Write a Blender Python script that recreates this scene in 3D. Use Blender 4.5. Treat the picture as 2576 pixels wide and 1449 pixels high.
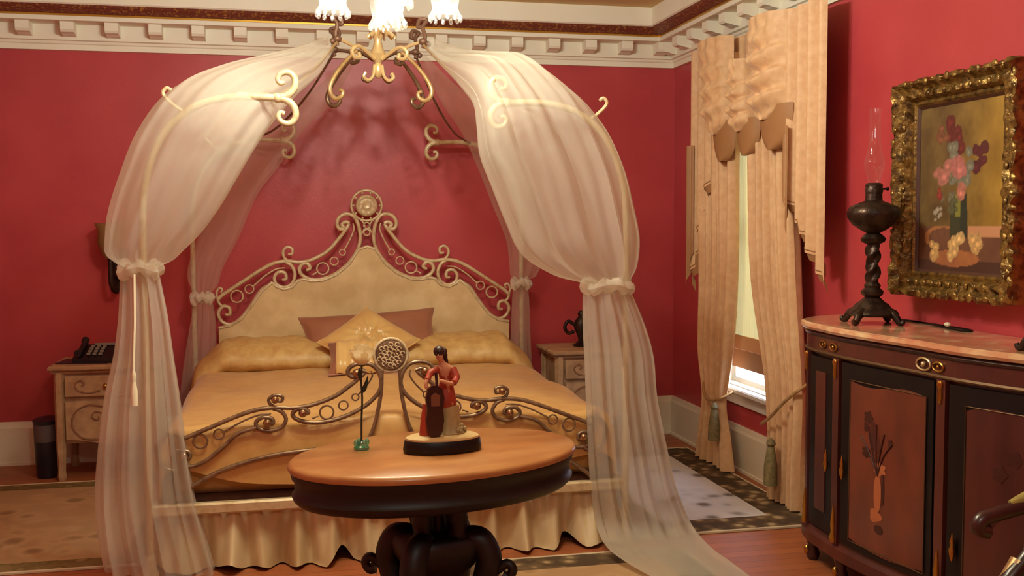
import bpy, math, random
from mathutils import Vector, Matrix, Quaternion
from math import pi, sin, cos, sqrt, atan2

for o in list(bpy.data.objects):
    bpy.data.objects.remove(o, do_unlink=True)
scene = bpy.context.scene
COL = scene.collection
random.seed(7)

# ------------------------------------------------------------------ camera
IW, IH = 2576.0, 1449.0
FPX, YAW, PITCH, ROLL = 2586.9, 0.210839, 0.061146, -0.003524
CAM = Vector((-2.66581, -6.93521, 1.5))
_f = Vector((sin(YAW)*cos(PITCH), cos(YAW)*cos(PITCH), -sin(PITCH)))
_r = Vector((cos(YAW), -sin(YAW), 0.0))
_u = _r.cross(_f)
CR = _r*cos(ROLL) + _u*sin(ROLL)
CU = -_r*sin(ROLL) + _u*cos(ROLL)
CF = _f
cam_d = bpy.data.cameras.new('camera')
cam_d.sensor_width = 36.0
cam_d.lens = 36.0*FPX/IW
cam_d.clip_start = 0.05
cam_d.clip_end = 100
cam = bpy.data.objects.new('camera', cam_d)
COL.objects.link(cam)
m = Matrix.Identity(4)
for i in range(3):
    m[i][0], m[i][1], m[i][2], m[i][3] = CR[i], CU[i], -CF[i], CAM[i]
cam.matrix_world = m
scene.camera = cam

# ------------------------------------------------------------------ world, lights, exposure
vs = scene.view_settings
vs.view_transform = 'Standard'
vs.look = 'None'
vs.exposure = 0.12
vs.gamma = 1.0
vs.use_curve_mapping = False
w = bpy.data.worlds.new('world')
scene.world = w
w.use_nodes = True
bg = w.node_tree.nodes['Background']
bg.inputs[0].default_value = (0.62, 0.78, 1.0, 1)
bg.inputs[1].default_value = 26.0
try:
    scene.cycles.transparent_max_bounces = 24
    scene.cycles.max_bounces = 12
    scene.cycles.sample_clamp_indirect = 4.0
except Exception:
    pass
WARM = (0.91, 1.0, 0.93)
BULB_W = 1.6         # each hanging chandelier bulb
ADDED_UPPER_W = 50.0       # each bulb of the added, unseen upper chandelier tier
ADDED_LAMP_W = 45.0        # added unseen ceiling lamp, extra ambient light

# ------------------------------------------------------------------ helpers
def pix(px, py, **k):
    d = CF + CR*((px-IW/2)/FPX) - CU*((py-IH/2)/FPX)
    a, v = list(k.items())[0]
    i = 'xyz'.index(a)
    t = (v-CAM[i])/d[i]
    return CAM + d*t

ORG = {}
def srgb(r, g, b):
    f = lambda c: (c/255/12.92) if c/255 <= 0.04045 else ((c/255+0.055)/1.055)**2.4
    return (f(r), f(g), f(b), 1)

def mat(name, col, rough=0.6, metal=0.0, col2=None, scale=8.0, detail=4.0, bump=0.0, bscale=None,
        spec=0.5, sheen=0.0, stretch=None, coat=0.0, lo=0.35, hi=0.65):
    mt = bpy.data.materials.new(name)
    mt.use_nodes = True
    nt = mt.node_tree
    b = nt.nodes['Principled BSDF']
    b.inputs['Base Color'].default_value = col
    b.inputs['Roughness'].default_value = rough
    b.inputs['Metallic'].default_value = metal
    b.inputs['Specular IOR Level'].default_value = spec
    if sheen: b.inputs['Sheen Weight'].default_value = sheen
    if coat:
        b.inputs['Coat Weight'].default_value = coat
        b.inputs['Coat Roughness'].default_value = 0.15
    if col2 or bump:
        tc = nt.nodes.new('ShaderNodeTexCoord')
        mp = nt.nodes.new('ShaderNodeMapping')
        if stretch: mp.inputs['Scale'].default_value = stretch
        nt.links.new(tc.outputs['Object'], mp.inputs['Vector'])
        n = nt.nodes.new('ShaderNodeTexNoise')
        n.inputs['Scale'].default_value = scale
        n.inputs['Detail'].default_value = detail
        nt.links.new(mp.outputs[0], n.inputs['Vector'])
        if col2:
            cr = nt.nodes.new('ShaderNodeValToRGB')
            cr.color_ramp.elements[0].position = lo
            cr.color_ramp.elements[1].position = hi
            cr.color_ramp.elements[0].color = col
            cr.color_ramp.elements[1].color = col2
            nt.links.new(n.outputs['Fac'], cr.inputs[0])
            nt.links.new(cr.outputs[0], b.inputs['Base Color'])
        if bump:
            n2 = n
            if bscale:
                n2 = nt.nodes.new('ShaderNodeTexNoise')
                n2.inputs['Scale'].default_value = bscale
                n2.inputs['Detail'].default_value = 3
                nt.links.new(mp.outputs[0], n2.inputs['Vector'])
            bp = nt.nodes.new('ShaderNodeBump')
            bp.inputs['Strength'].default_value = bump
            bp.inputs['Distance'].default_value = 0.01
            nt.links.new(n2.outputs['Fac'], bp.inputs['Height'])
            nt.links.new(bp.outputs[0], b.inputs['Normal'])
    return mt

def sheer_mat(name, col, alpha, trans=0.5):
    mt = bpy.data.materials.new(name)
    mt.use_nodes = True
    nt = mt.node_tree
    nt.nodes.clear()
    out = nt.nodes.new('ShaderNodeOutputMaterial')
    tr = nt.nodes.new('ShaderNodeBsdfTransparent')
    df = nt.nodes.new('ShaderNodeBsdfDiffuse')
    tl = nt.nodes.new('ShaderNodeBsdfTranslucent')
    df.inputs[0].default_value = col
    tl.inputs[0].default_value = col
    m1 = nt.nodes.new('ShaderNodeMixShader')
    m1.inputs[0].default_value = trans
    nt.links.new(df.outputs[0], m1.inputs[1])
    nt.links.new(tl.outputs[0], m1.inputs[2])
    m2 = nt.nodes.new('ShaderNodeMixShader')
    m2.inputs[0].default_value = alpha
    nt.links.new(tr.outputs[0], m2.inputs[1])
    nt.links.new(m1.outputs[0], m2.inputs[2])
    nt.links.new(m2.outputs[0], out.inputs[0])
    return mt

def glass_mat(name, col, alpha, rough=0.05, emit=0.0):
    # thin clear glass: mostly see-through with a glossy film
    mt = bpy.data.materials.new(name)
    mt.use_nodes = True
    nt = mt.node_tree
    nt.nodes.clear()
    out = nt.nodes.new('ShaderNodeOutputMaterial')
    tr = nt.nodes.new('ShaderNodeBsdfTransparent')
    tr.inputs[0].default_value = col
    gl = nt.nodes.new('ShaderNodeBsdfGlossy')
    gl.inputs['Roughness'].default_value = rough
    tl = nt.nodes.new('ShaderNodeBsdfTranslucent')
    tl.inputs[0].default_value = col
    m1 = nt.nodes.new('ShaderNodeMixShader')
    m1.inputs[0].default_value = 0.5
    nt.links.new(gl.outputs[0], m1.inputs[1])
    nt.links.new(tl.outputs[0], m1.inputs[2])
    m2 = nt.nodes.new('ShaderNodeMixShader')
    m2.inputs[0].default_value = alpha
    nt.links.new(tr.outputs[0], m2.inputs[1])
    nt.links.new(m1.outputs[0], m2.inputs[2])
    nt.links.new(m2.outputs[0], out.inputs[0])
    return mt

def emit_mat(name, col, s):
    mt = bpy.data.materials.new(name)
    mt.use_nodes = True
    nt = mt.node_tree
    nt.nodes.clear()
    out = nt.nodes.new('ShaderNodeOutputMaterial')
    e = nt.nodes.new('ShaderNodeEmission')
    e.inputs[0].default_value = (*col, 1)
    e.inputs[1].default_value = s
    nt.links.new(e.outputs[0], out.inputs[0])
    return mt

def crom(pts, n=8, closed=False):
    pts = [Vector(p) for p in pts]
    out = []
    N = len(pts)
    rng = N if closed else N-1
    for i in range(rng):
        if closed:
            p0, p1, p2, p3 = pts[(i-1) % N], pts[i], pts[(i+1) % N], pts[(i+2) % N]
        else:
            p1, p2 = pts[i], pts[i+1]
            p0 = pts[i-1] if i > 0 else p1*2-p2
            p3 = pts[i+2] if i+2 < N else p2*2-p1
        for j in range(n):
            t = j/n
            out.append(0.5*((2*p1)+(p2-p0)*t+(2*p0-5*p1+4*p2-p3)*t*t+(3*p1-p0-3*p2+p3)*t**3))
    if not closed: out.append(pts[-1])
    return out

class MB:
    def __init__(s): s.V, s.F, s.C = [], [], []
    def add(s, v, f):
        n = len(s.V)
        s.V += [Vector(x) for x in v]
        s.F += [tuple(i+n for i in q) for q in f]
        return s
    def box(s, c, d, rz=0.0, ch=0.0):
        x, y, z = d[0]/2, d[1]/2, d[2]/2
        R = Matrix.Rotation(rz, 3, 'Z')
        c = Vector(c)
        if ch <= 0:
            v = [(-x,-y,-z),(x,-y,-z),(x,y,-z),(-x,y,-z),(-x,-y,z),(x,-y,z),(x,y,z),(-x,y,z)]
            f = [(3,2,1,0),(4,5,6,7),(0,1,5,4),(1,2,6,5),(2,3,7,6),(3,0,4,7)]
        else:
            h = min(ch, x*.9, y*.9, z*.9)
            v = []; f = []
            def ring(a, b, zz): return [(-a,-b,zz),(a,-b,zz),(a,b,zz),(-a,b,zz)]
            v = ring(x-h,y-h,-z)+ring(x,y,-z+h)+ring(x,y,z-h)+ring(x-h,y-h,z)
            f = [(3,2,1,0),(12,13,14,15)]
            for k in range(3):
                for i in range(4):
                    a, b = k*4+i, k*4+(i+1) % 4
                    f.append((a, b, b+4, a+4))
        return s.add([R @ Vector(p)+c for p in v], f)
    def tube(s, path, r, seg=8, closed=False, flat=1.0, up=None):
        path = [Vector(p) for p in path]
        n = len(path)
        if not hasattr(r, '__len__'): r = [r]*n
        T = []
        for i in range(n):
            if closed: t = path[(i+1) % n]-path[i-1]
            else: t = path[min(i+1, n-1)]-path[max(i-1, 0)]
            T.append(t.normalized() if t.length > 1e-9 else Vector((0,0,1)))
        a = Vector(up) if up else (Vector((0,0,1)) if abs(T[0].z) < .9 else Vector((1,0,0)))
        N = (a-T[0]*a.dot(T[0])).normalized()
        v = []
        for i in range(n):
            if i > 0:
                N = N-T[i]*N.dot(T[i])
                N = N.normalized() if N.length > 1e-6 else T[i].orthogonal().normalized()
            B = T[i].cross(N)
            for k in range(seg):
                an = 2*pi*k/seg
                v.append(path[i]+N*(cos(an)*r[i])+B*(sin(an)*r[i]*flat))
        f = []
        for i in range(n if closed else n-1):
            for k in range(seg):
                a0, a1 = i*seg+k, i*seg+(k+1) % seg
                j = ((i+1) % n)*seg
                f.append((a0, a1, j+(k+1) % seg, j+k))
        if not closed:
            f.append(tuple(range(seg-1, -1, -1)))
            f.append(tuple((n-1)*seg+k for k in range(seg)))
        return s.add(v, f)
    def lathe(s, prof, c=(0,0,0), seg=24, sx=1.0, sy=1.0, mod=None, cap=True):
        c = Vector(c); v = []; f = []
        for (r, z) in prof:
            for k in range(seg):
                a = 2*pi*k/seg
                q = mod(a, r, z) if mod else 1.0
                v.append(c+Vector((cos(a)*r*q*sx, sin(a)*r*q*sy, z)))
        n = len(prof)
        for i in range(n-1):
            for k in range(seg):
                f.append((i*seg+k, i*seg+(k+1) % seg, (i+1)*seg+(k+1) % seg, (i+1)*seg+k))
        if cap:
            f.append(tuple(range(seg-1, -1, -1)))
            f.append(tuple((n-1)*seg+k for k in range(seg)))
        return s.add(v, f)
    def sphere(s, c, r, sc=(1,1,1), seg=14, rings=8):
        pr = [(max(1e-4, r*sin(pi*i/rings)), -r*cos(pi*i/rings)) for i in range(rings+1)]
        n = len(s.V)
        s.lathe(pr, (0,0,0), seg)
        for i in range(n, len(s.V)):
            p = s.V[i]
            s.V[i] = Vector((p.x*sc[0], p.y*sc[1], p.z*sc[2]))+Vector(c)
        return s
    def torus(s, c, R, r, ax='y', seg=24, sub=8):
        p = []
        for i in range(seg):
            a = 2*pi*i/seg
            q = {'y': (cos(a)*R, 0, sin(a)*R), 'z': (cos(a)*R, sin(a)*R, 0), 'x': (0, cos(a)*R, sin(a)*R)}[ax]
            p.append(Vector(c)+Vector(q))
        return s.tube(p, r, sub, True)
    def grid(s, fn, nu, nv, closeu=False):
        v = [fn(i/(nu if closeu else nu-1), j/(nv-1)) for j in range(nv) for i in range(nu)]
        f = []
        for j in range(nv-1):
            for i in range(nu if closeu else nu-1):
                i2 = (i+1) % nu
                f.append((j*nu+i, j*nu+i2, (j+1)*nu+i2, (j+1)*nu+i))
        return s.add(v, f)
    def prism(s, poly, mp, t0, t1):
        # poly: 2d points; mp(a,b,t) -> 3d
        n = len(poly)
        v = [mp(a, b, t0) for a, b in poly]+[mp(a, b, t1) for a, b in poly]
        f = [tuple(range(n)), tuple(range(2*n-1, n-1, -1))]
        for i in range(n):
            j = (i+1) % n
            f.append((i, i+n, j+n, j))
        return s.add(v, f)
    def build(s, name, mt, parent=None, smooth=True, origin=None):
        me = bpy.data.meshes.new(name)
        if parent is not None:
            og = ORG.get(parent.name, Vector((0,0,0)))
        else:
            if origin is None:
                xs = [p.x for p in s.V]; ys = [p.y for p in s.V]; zs = [p.z for p in s.V]
                origin = Vector(((min(xs)+max(xs))/2, (min(ys)+max(ys))/2, min(zs)))
            og = Vector(origin)
        me.from_pydata([tuple(p-og) for p in s.V], [], s.F)
        me.validate()
        me.materials.append(mt)
        if smooth:
            me.polygons.foreach_set('use_smooth', [True]*len(me.polygons))
            try: me.set_sharp_from_angle(angle=math.radians(50))
            except Exception: pass
        me.update()
        o = bpy.data.objects.new(name, me)
        COL.objects.link(o)
        if parent is not None:
            o.parent = parent
        else:
            o.location = og
        ORG[o.name] = og
        return o

def tag(o, label=None, cat=None, group=None, kind=None):
    if label: o['label'] = label
    if cat: o['category'] = cat
    if group: o['group'] = group
    if kind: o['kind'] = kind
    return o
def thing(name, label, cat, loc=(0,0,0), rz=0.0, group=None, local=False):
    o = bpy.data.objects.new(name, None)
    o.empty_display_size = 0.1
    COL.objects.link(o)
    o.location = loc
    o.rotation_euler = (0, 0, rz)
    ORG[o.name] = Vector((0,0,0)) if local else Vector(loc)
    return tag(o, label, cat, group)
def struct(o): o['kind'] = 'structure'; return o
def copy_tree(o, parent=None):
    c = o.copy(); COL.objects.link(c)
    c.parent = parent
    for ch in list(o.children): copy_tree(ch, c)
    return c

# ------------------------------------------------------------------ materials
M = {}
def wall_material():
    mt = bpy.data.materials.new('red_wall')
    mt.use_nodes = True
    nt = mt.node_tree
    b = nt.nodes['Principled BSDF']
    tc = nt.nodes.new('ShaderNodeTexCoord')
    n1 = nt.nodes.new('ShaderNodeTexNoise')
    n1.inputs['Scale'].default_value = 2.2
    n1.inputs['Detail'].default_value = 6
    nt.links.new(tc.outputs['Object'], n1.inputs['Vector'])
    cr = nt.nodes.new('ShaderNodeValToRGB')
    cr.color_ramp.elements[0].position = .3
    cr.color_ramp.elements[1].position = .72
    cr.color_ramp.elements[0].color = srgb(174, 58, 64)
    cr.color_ramp.elements[1].color = srgb(190, 70, 74)
    nt.links.new(n1.outputs['Fac'], cr.inputs[0])
    nt.links.new(cr.outputs[0], b.inputs['Base Color'])
    b.inputs['Roughness'].default_value = 0.38
    b.inputs['Specular IOR Level'].default_value = 0.45
    n2 = nt.nodes.new('ShaderNodeTexNoise')
    n2.inputs['Scale'].default_value = 60
    nt.links.new(tc.outputs['Object'], n2.inputs['Vector'])
    bp = nt.nodes.new('ShaderNodeBump')
    bp.inputs['Strength'].default_value = .12
    bp.inputs['Distance'].default_value = .004
    nt.links.new(n2.outputs['Fac'], bp.inputs['Height'])
    nt.links.new(bp.outputs[0], b.inputs['Normal'])
    return mt
M['wall'] = wall_material()
M['cream'] = mat('cream_paint', srgb(236, 224, 200), .5, col2=srgb(240, 230, 208), scale=3)
M['white'] = mat('white_paint', srgb(232, 228, 216), .4)
M['ceil'] = mat('ceiling_paint', srgb(222, 196, 140), .8)
M['band'] = mat('brown_gilt_band', srgb(112, 52, 36), .5, col2=srgb(176, 124, 60), scale=55, detail=2, lo=.52, hi=.72)
M['gilt'] = mat('gilt_line', srgb(200, 150, 60), .3, .8)
def floor_material():
    mt = bpy.data.materials.new('wood_floor')
    mt.use_nodes = True
    nt = mt.node_tree
    b = nt.nodes['Principled BSDF']
    tc = nt.nodes.new('ShaderNodeTexCoord')
    br = nt.nodes.new('ShaderNodeTexBrick')
    br.inputs['Scale'].default_value = 1.0
    br.inputs['Brick Width'].default_value = 1.4
    br.inputs['Row Height'].default_value = .07
    br.inputs['Mortar Size'].default_value = .0015
    br.inputs['Color1'].default_value = srgb(170, 96, 56)
    br.inputs['Color2'].default_value = srgb(152, 82, 48)
    br.inputs['Mortar'].default_value = srgb(90, 45, 28)
    nt.links.new(tc.outputs['Object'], br.inputs['Vector'])
    nt.links.new(br.outputs['Color'], b.inputs['Base Color'])
    b.inputs['Roughness'].default_value = .5
    return mt
M['floor'] = floor_material()
M['iron'] = mat('cream_painted_iron', srgb(214, 190, 150), .35, .1, col2=srgb(186, 152, 108), scale=30, lo=.45, hi=.75)
M['gold_iron'] = mat('antique_gold_iron', srgb(190, 150, 96), .35, .5, col2=srgb(214, 184, 134), scale=25)
M['grey_iron'] = mat('taupe_bronze_iron', srgb(150, 122, 96), .35, .55, col2=srgb(120, 92, 70), scale=30)
M['brown_iron'] = mat('brown_iron', srgb(120, 86, 68), .45, .3)
M['ball'] = mat('polished_ball', srgb(176, 140, 104), .15, .9)
M['panel'] = mat('headboard_damask', srgb(226, 196, 144), .55, col2=srgb(206, 172, 120), scale=7, detail=5, sheen=.2, bump=.1, bscale=120)
M['gold'] = mat('gold_comforter', srgb(214, 166, 96), .5, col2=srgb(204, 152, 84), scale=14, bump=.12, bscale=22, sheen=.2)
M['bolster'] = mat('gold_quilt', srgb(212, 174, 108), .5, col2=srgb(196, 152, 90), scale=20, bump=.2, bscale=30)
M['brownpil'] = mat('rose_brown_satin', srgb(158, 100, 70), .45, sheen=.2, col2=srgb(146, 90, 64), scale=6)
M['goldpil'] = mat('gold_satin', srgb(224, 184, 116), .32, sheen=.2, col2=srgb(212, 166, 98), scale=5)
M['skirt'] = mat('gold_silk', srgb(218, 194, 152), .34, col2=srgb(188, 160, 118), scale=4, stretch=(1,1,.2))
M['dark_cloth'] = mat('brown_box_spring', srgb(110, 72, 50), .8, col2=srgb(90, 56, 40), scale=20)
M['sheer'] = sheer_mat('sheer_white_voile', srgb(234, 224, 206), .46, .42)
M['sheer2'] = sheer_mat('sheer_white_voile_rear', srgb(240, 226, 206), .22, .42)
M['tieknot'] = sheer_mat('gathered_voile', srgb(246, 234, 214), .7, .4)
M['tassel'] = mat('cream_tassel', srgb(240, 226, 190), .6)
M['curtain'] = mat('peach_damask', srgb(226, 182, 136), .6, col2=srgb(214, 166, 120), scale=26, detail=3, bump=.12, bscale=60, sheen=.2)
M['lining'] = mat('brown_lining', srgb(164, 116, 74), .6)
M['shade'] = sheer_mat('pleated_shade', srgb(222, 202, 140), 1.0, .05)
M['shade_hem'] = mat('shade_hem', srgb(214, 160, 116), .7)
M['green_tassel'] = mat('olive_tassel', srgb(138, 120, 80), .7, col2=srgb(110, 98, 64), scale=60)
M['pane'] = glass_mat('window_glass', (.95, .97, 1, 1), .12)
M['dark_wood'] = mat('dark_mahogany', srgb(60, 26, 24), .35, col2=srgb(44, 18, 18), scale=10, stretch=(1,1,.15), coat=.25)
M['ebony'] = mat('ebonised_wood', srgb(14, 9, 13), .42, spec=.35)
M['rosewood'] = mat('rosewood', srgb(84, 36, 32), .35, col2=srgb(66, 28, 26), scale=9, stretch=(1,1,.2), coat=.25)
M['veneer'] = mat('burl_veneer', srgb(116, 54, 38), .35, col2=srgb(92, 42, 32), scale=7, detail=6, stretch=(1,1,.5), coat=.3)
M['inlay_dark'] = mat('dark_inlay', srgb(62, 26, 22), .4)
M['inlay_light'] = mat('light_inlay', srgb(172, 96, 60), .4)
M['dull_brass'] = mat('dull_brass', srgb(96, 66, 40), .5, .5)
M['brass'] = mat('brass', srgb(196, 150, 72), .25, .95)
M['red_marble'] = mat('rouge_marble', srgb(212, 146, 110), .12, col2=srgb(240, 208, 158), scale=11, detail=8, lo=.45, hi=.75, coat=.3)
M['tan_marble'] = mat('tan_marble', srgb(192, 134, 80), .28, col2=srgb(172, 112, 64), scale=5, detail=8, stretch=(1,2.2,1))
M['black_wood'] = mat('black_carved_wood', srgb(20, 12, 13), .5)
M['bronze'] = mat('dark_bronze', srgb(72, 54, 44), .38, .7, col2=srgb(44, 32, 28), scale=22, bump=.35, bscale=40)
M['chimney'] = glass_mat('clear_glass', (1, 1, 1, 1), .10, .03)
M['cryst'] = glass_mat('crystal_glass', (1, .97, .92, 1), .16, .08)
M['gframe'] = mat('gilt_frame', srgb(150, 116, 58), .38, .65, col2=srgb(84, 60, 32), scale=32, detail=5, lo=.4, hi=.66, bump=.5, bscale=55)
M['liner'] = mat('frame_liner', srgb(74, 42, 32), .5)
M['nstand'] = mat('antique_cream_paint', srgb(196, 160, 122), .55, col2=srgb(170, 132, 98), scale=14)
M['nstand_line'] = mat('carved_tan_line', srgb(150, 106, 76), .55)
M['black'] = mat('black_plastic', srgb(20, 20, 24), .4)
M['grey'] = mat('grey_buttons', srgb(150, 140, 130), .5)
M['bin'] = mat('dark_bin', srgb(30, 26, 38), .4)
M['bin_grey'] = mat('bin_print', srgb(96, 82, 84), .6)
def rug_mat(name, a, b, c, scale):
    mt = bpy.data.materials.new(name)
    mt.use_nodes = True
    nt = mt.node_tree
    p = nt.nodes['Principled BSDF']
    p.inputs['Roughness'].default_value = .95
    p.inputs['Specular IOR Level'].default_value = .1
    tc = nt.nodes.new('ShaderNodeTexCoord')
    vo = nt.nodes.new('ShaderNodeTexVoronoi')
    vo.inputs['Scale'].default_value = scale
    no = nt.nodes.new('ShaderNodeTexNoise')
    no.inputs['Scale'].default_value = scale*.8
    no.inputs['Detail'].default_value = 5
    nt.links.new(tc.outputs['Object'], vo.inputs['Vector'])
    nt.links.new(tc.outputs['Object'], no.inputs['Vector'])
    mx = nt.nodes.new('ShaderNodeMath'); mx.operation = 'MULTIPLY'
    nt.links.new(vo.outputs['Distance'], mx.inputs[0])
    nt.links.new(no.outputs['Fac'], mx.inputs[1])
    cr = nt.nodes.new('ShaderNodeValToRGB')
    e = cr.color_ramp.elements
    e[0].position = .08; e[0].color = a
    e[1].position = .32; e[1].color = c
    k = e.new(.18); k.color = b
    nt.links.new(mx.outputs[0], cr.inputs[0])
    nt.links.new(cr.outputs[0], p.inputs['Base Color'])
    return mt
M['rug_field'] = rug_mat('rug_field', srgb(122, 110, 106), srgb(208, 202, 204), srgb(218, 212, 212), 7)
M['rug_border'] = rug_mat('rug_border', srgb(176, 150, 118), srgb(110, 88, 66), srgb(78, 62, 50), 13)
M['rug_tan'] = rug_mat('rug_tan', srgb(150, 116, 84), srgb(188, 152, 114), srgb(176, 140, 104), 6)
M['rug_olive'] = rug_mat('rug_olive', srgb(150, 124, 84), srgb(112, 92, 58), srgb(130, 106, 70), 14)
M['rug_edge'] = mat('rug_edge', srgb(206, 186, 156), .95)
M['red_dress'] = mat('red_dress', srgb(176, 66, 40), .45, col2=srgb(150, 48, 34), scale=20)
M['skin'] = mat('painted_skin', srgb(206, 140, 104), .5)
M['hair'] = mat('dark_hair', srgb(48, 20, 20), .4)
M['pale_green'] = mat('pale_green_skirt', srgb(182, 160, 112), .5, col2=srgb(160, 140, 96), scale=30)
M['cello'] = mat('dark_brown_lacquer', srgb(56, 26, 22), .3)
M['cello_panel'] = mat('brown_panel', srgb(124, 76, 54), .4)
M['cream_base'] = mat('cream_base', srgb(212, 180, 124), .6)
M['rose'] = sheer_mat('cream_rose', srgb(250, 238, 200), 1.0, .5)
M['stem'] = mat('dark_green_stem', srgb(40, 46, 28), .5)
M['teal'] = glass_mat('teal_glass', (.35, .75, .62, 1), .45, .1)
M['chair_fabric'] = mat('olive_gold_upholstery', srgb(170, 156, 78), .6, col2=srgb(150, 134, 70), scale=30)
M['amber'] = sheer_mat('amber_glass', srgb(170, 140, 90), .85, .4)
M['leaf'] = mat('gilt_leaf', srgb(236, 206, 150), .35, .4)

# ------------------------------------------------------------------ room shell
XL, YF, ZC = -4.66, -7.9, 2.955
WY0, WY1, WZ0, WZ1 = -1.72, -0.88, 0.50, 2.40     # window opening in the right wall
struct(MB().box(((XL)/2, YF/2, -.05), (-XL+.4, -YF+.4, .1)).build('floor', M['floor'], smooth=False))
struct(MB().box(((XL)/2, YF/2, ZC+.05), (-XL+.4, -YF+.4, .1)).build('ceiling', M['ceil'], smooth=False))
struct(MB().box((XL/2, .06, ZC/2), (-XL+.4, .12, ZC)).build('wall_back', M['wall'], smooth=False))
struct(MB().box((XL-.06, YF/2, ZC/2), (.12, -YF, ZC)).build('wall_left', M['wall'], smooth=False))
struct(MB().box((XL/2, YF-.06, ZC/2), (-XL+.4, .12, ZC)).build('wall_front', M['wall'], smooth=False))
wr = MB()
wr.box((.06, (YF+WY0)/2, ZC/2), (.12, WY0-YF, ZC))
wr.box((.06, WY1/2, ZC/2), (.12, -WY1, ZC))
wr.box((.06, (WY0+WY1)/2, WZ0/2), (.12, WY1-WY0, WZ0))
wr.box((.06, (WY0+WY1)/2, (WZ1+ZC)/2), (.12, WY1-WY0, ZC-WZ1))
struct(wr.build('wall_right', M['wall'], smooth=False))

# runs along a wall: side in ('back','right','left','front'); f(d, s, z): d from wall, s along
def wmap(side):
    return {'back': lambda d, s, z: Vector((s, -d, z)), 'right': lambda d, s, z: Vector((-d, s, z)),
            'left': lambda d, s, z: Vector((XL+d, s, z)), 'front': lambda d, s, z: Vector((s, YF+d, z))}[side]
RNG = {'back': (XL, 0, 1), 'right': (YF, 0, 1), 'left': (YF, 0, 1), 'front': (XL, 0, 1)}
def run(side, prof, mt, name, parent=None):
    mp = wmap(side); a, b, _ = RNG[side]
    v = []; n = len(prof)
    for (d, z) in prof:                       # mitred ends
        v += [mp(d, a+d, z), mp(d, b-d, z)]
    f = [(2*i, 2*i+1, 2*i+3, 2*i+2) for i in range(n-1)]
    mb = MB(); mb.add(v, f)
    return mb.build(name, mt, parent, smooth=False)
mod_mesh = None
for i, side in enumerate(('back', 'right', 'left', 'front')):
    bb = run(side, [(0, .274), (.012, .272), (.018, .25), (.026, .235), (.026, .02), (.034, .018), (.034, 0)], M['cream'], 'baseboard_'+side)
    struct(bb)
    tr = run(side, [(0, 2.595), (.022, 2.597), (.022, 2.63), (.03, 2.636), (.034, 2.65), (.05, 2.655), (.05, 2.75), (.17, 2.75),
                    (.18, 2.752), (.18, 2.782)], M['cream'], 'trim_%d' % (i+1))
    struct(tr)
    run(side, [(.18, 2.782), (.186, 2.788), (.2, 2.791), (.225, 2.802), (.25, 2.818), (.262, 2.832)], M['band'], 'painted_band', tr)
    run(side, [(.176, 2.778), (.19, 2.778), (.19, 2.789), (.176, 2.789)], M['gilt'], 'gilt_line', tr)
    run(side, [(.262, 2.832), (.272, 2.84), (.272, ZC)], M['cream'], 'frieze', tr)
    mp = wmap(side); a, b, _ = RNG[side]
    if side in ('back', 'right'):
        L = b-a; n = int(L/.256)
        me = None
        off = {'back': .145, 'right': .12}[side]
        for k in range(n):
            s = b-off-k*.256
            mb = MB()
            hw = .039
            pr = [(.048, 2.752), (.15, 2.752), (.15, 2.702), (.14, 2.688), (.11, 2.684), (.085, 2.676), (.048, 2.672)]
            n_ = len(pr)
            c = mp(0, s, 0)
            if side == 'back': v = [Vector((t, -d, z)) for t in (-hw, hw) for d, z in pr]
            else: v = [Vector((-d, t, z)) for t in (-hw, hw) for d, z in pr]
            if me is None:
                f = [tuple(range(n_)), tuple(range(2*n_-1, n_-1, -1))]+[(q, q+n_, (q+1) % n_+n_, (q+1) % n_) for q in range(n_)]
                mm = bpy.data.meshes.new('modillion')
                mm.from_pydata([tuple(p) for p in v], [], f)
                mm.materials.append(M['cream'])
                me = mm
            o = bpy.data.objects.new('modillion', me)
            COL.objects.link(o)
            o.parent = tr
            o.location = c-ORG[tr.name]

# ------------------------------------------------------------------ window
wn = MB()
cy = (WY0+WY1)/2; wd = WY1-WY0
win = MB()
for yy in (WY0+.025, WY1-.025): win.box((.05, yy, (WZ0+WZ1)/2), (.14, .05, WZ1-WZ0))
win.box((.05, cy, WZ1-.025), (.14, wd, .05)); win.box((.05, cy, WZ0+.01), (.14, wd, .02))
wo = struct(win.build('window_1', M['white'], smooth=False, origin=(0, cy, WZ0)))
MB().box((-.012, cy, WZ0-.005), (.125, wd+.3, .035), ch=.008).build('window_sill', M['white'], wo, False)
MB().box((-.012, cy, WZ0-.06), (.026, wd+.2, .075), ch=.004).build('apron', M['white'], wo, False)
sash = MB()
sash.box((.06, cy, WZ0+.036), (.04, wd-.1, .032)).box((.06, cy, 1.45), (.04, wd-.1, .05)).box((.06, cy, WZ1-.075), (.04, wd-.1, .05))
for yy in (WY0+.075, WY1-.075): sash.box((.06, yy, (WZ0+WZ1)/2), (.04, .05, WZ1-WZ0-.1))
so = sash.build('sash', M['white'], wo, False)
for z0, z1 in ((WZ0+.052, 1.425), (1.475, WZ1-.1)):
    MB().box((.06, cy, (z0+z1)/2), (.006, wd-.2, z1-z0)).build('pane', M['pane'], so, False)
for yy in (WY0-.05, WY1+.05): MB().box((-.012, yy, (WZ0+WZ1)/2), (.024, .1, WZ1-WZ0+.1), ch=.005).build('casing', M['white'], wo, False)
MB().box((-.012, cy, WZ1+.06), (.024, wd+.2, .1), ch=.005).build('casing', M['white'], wo, False)
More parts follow.
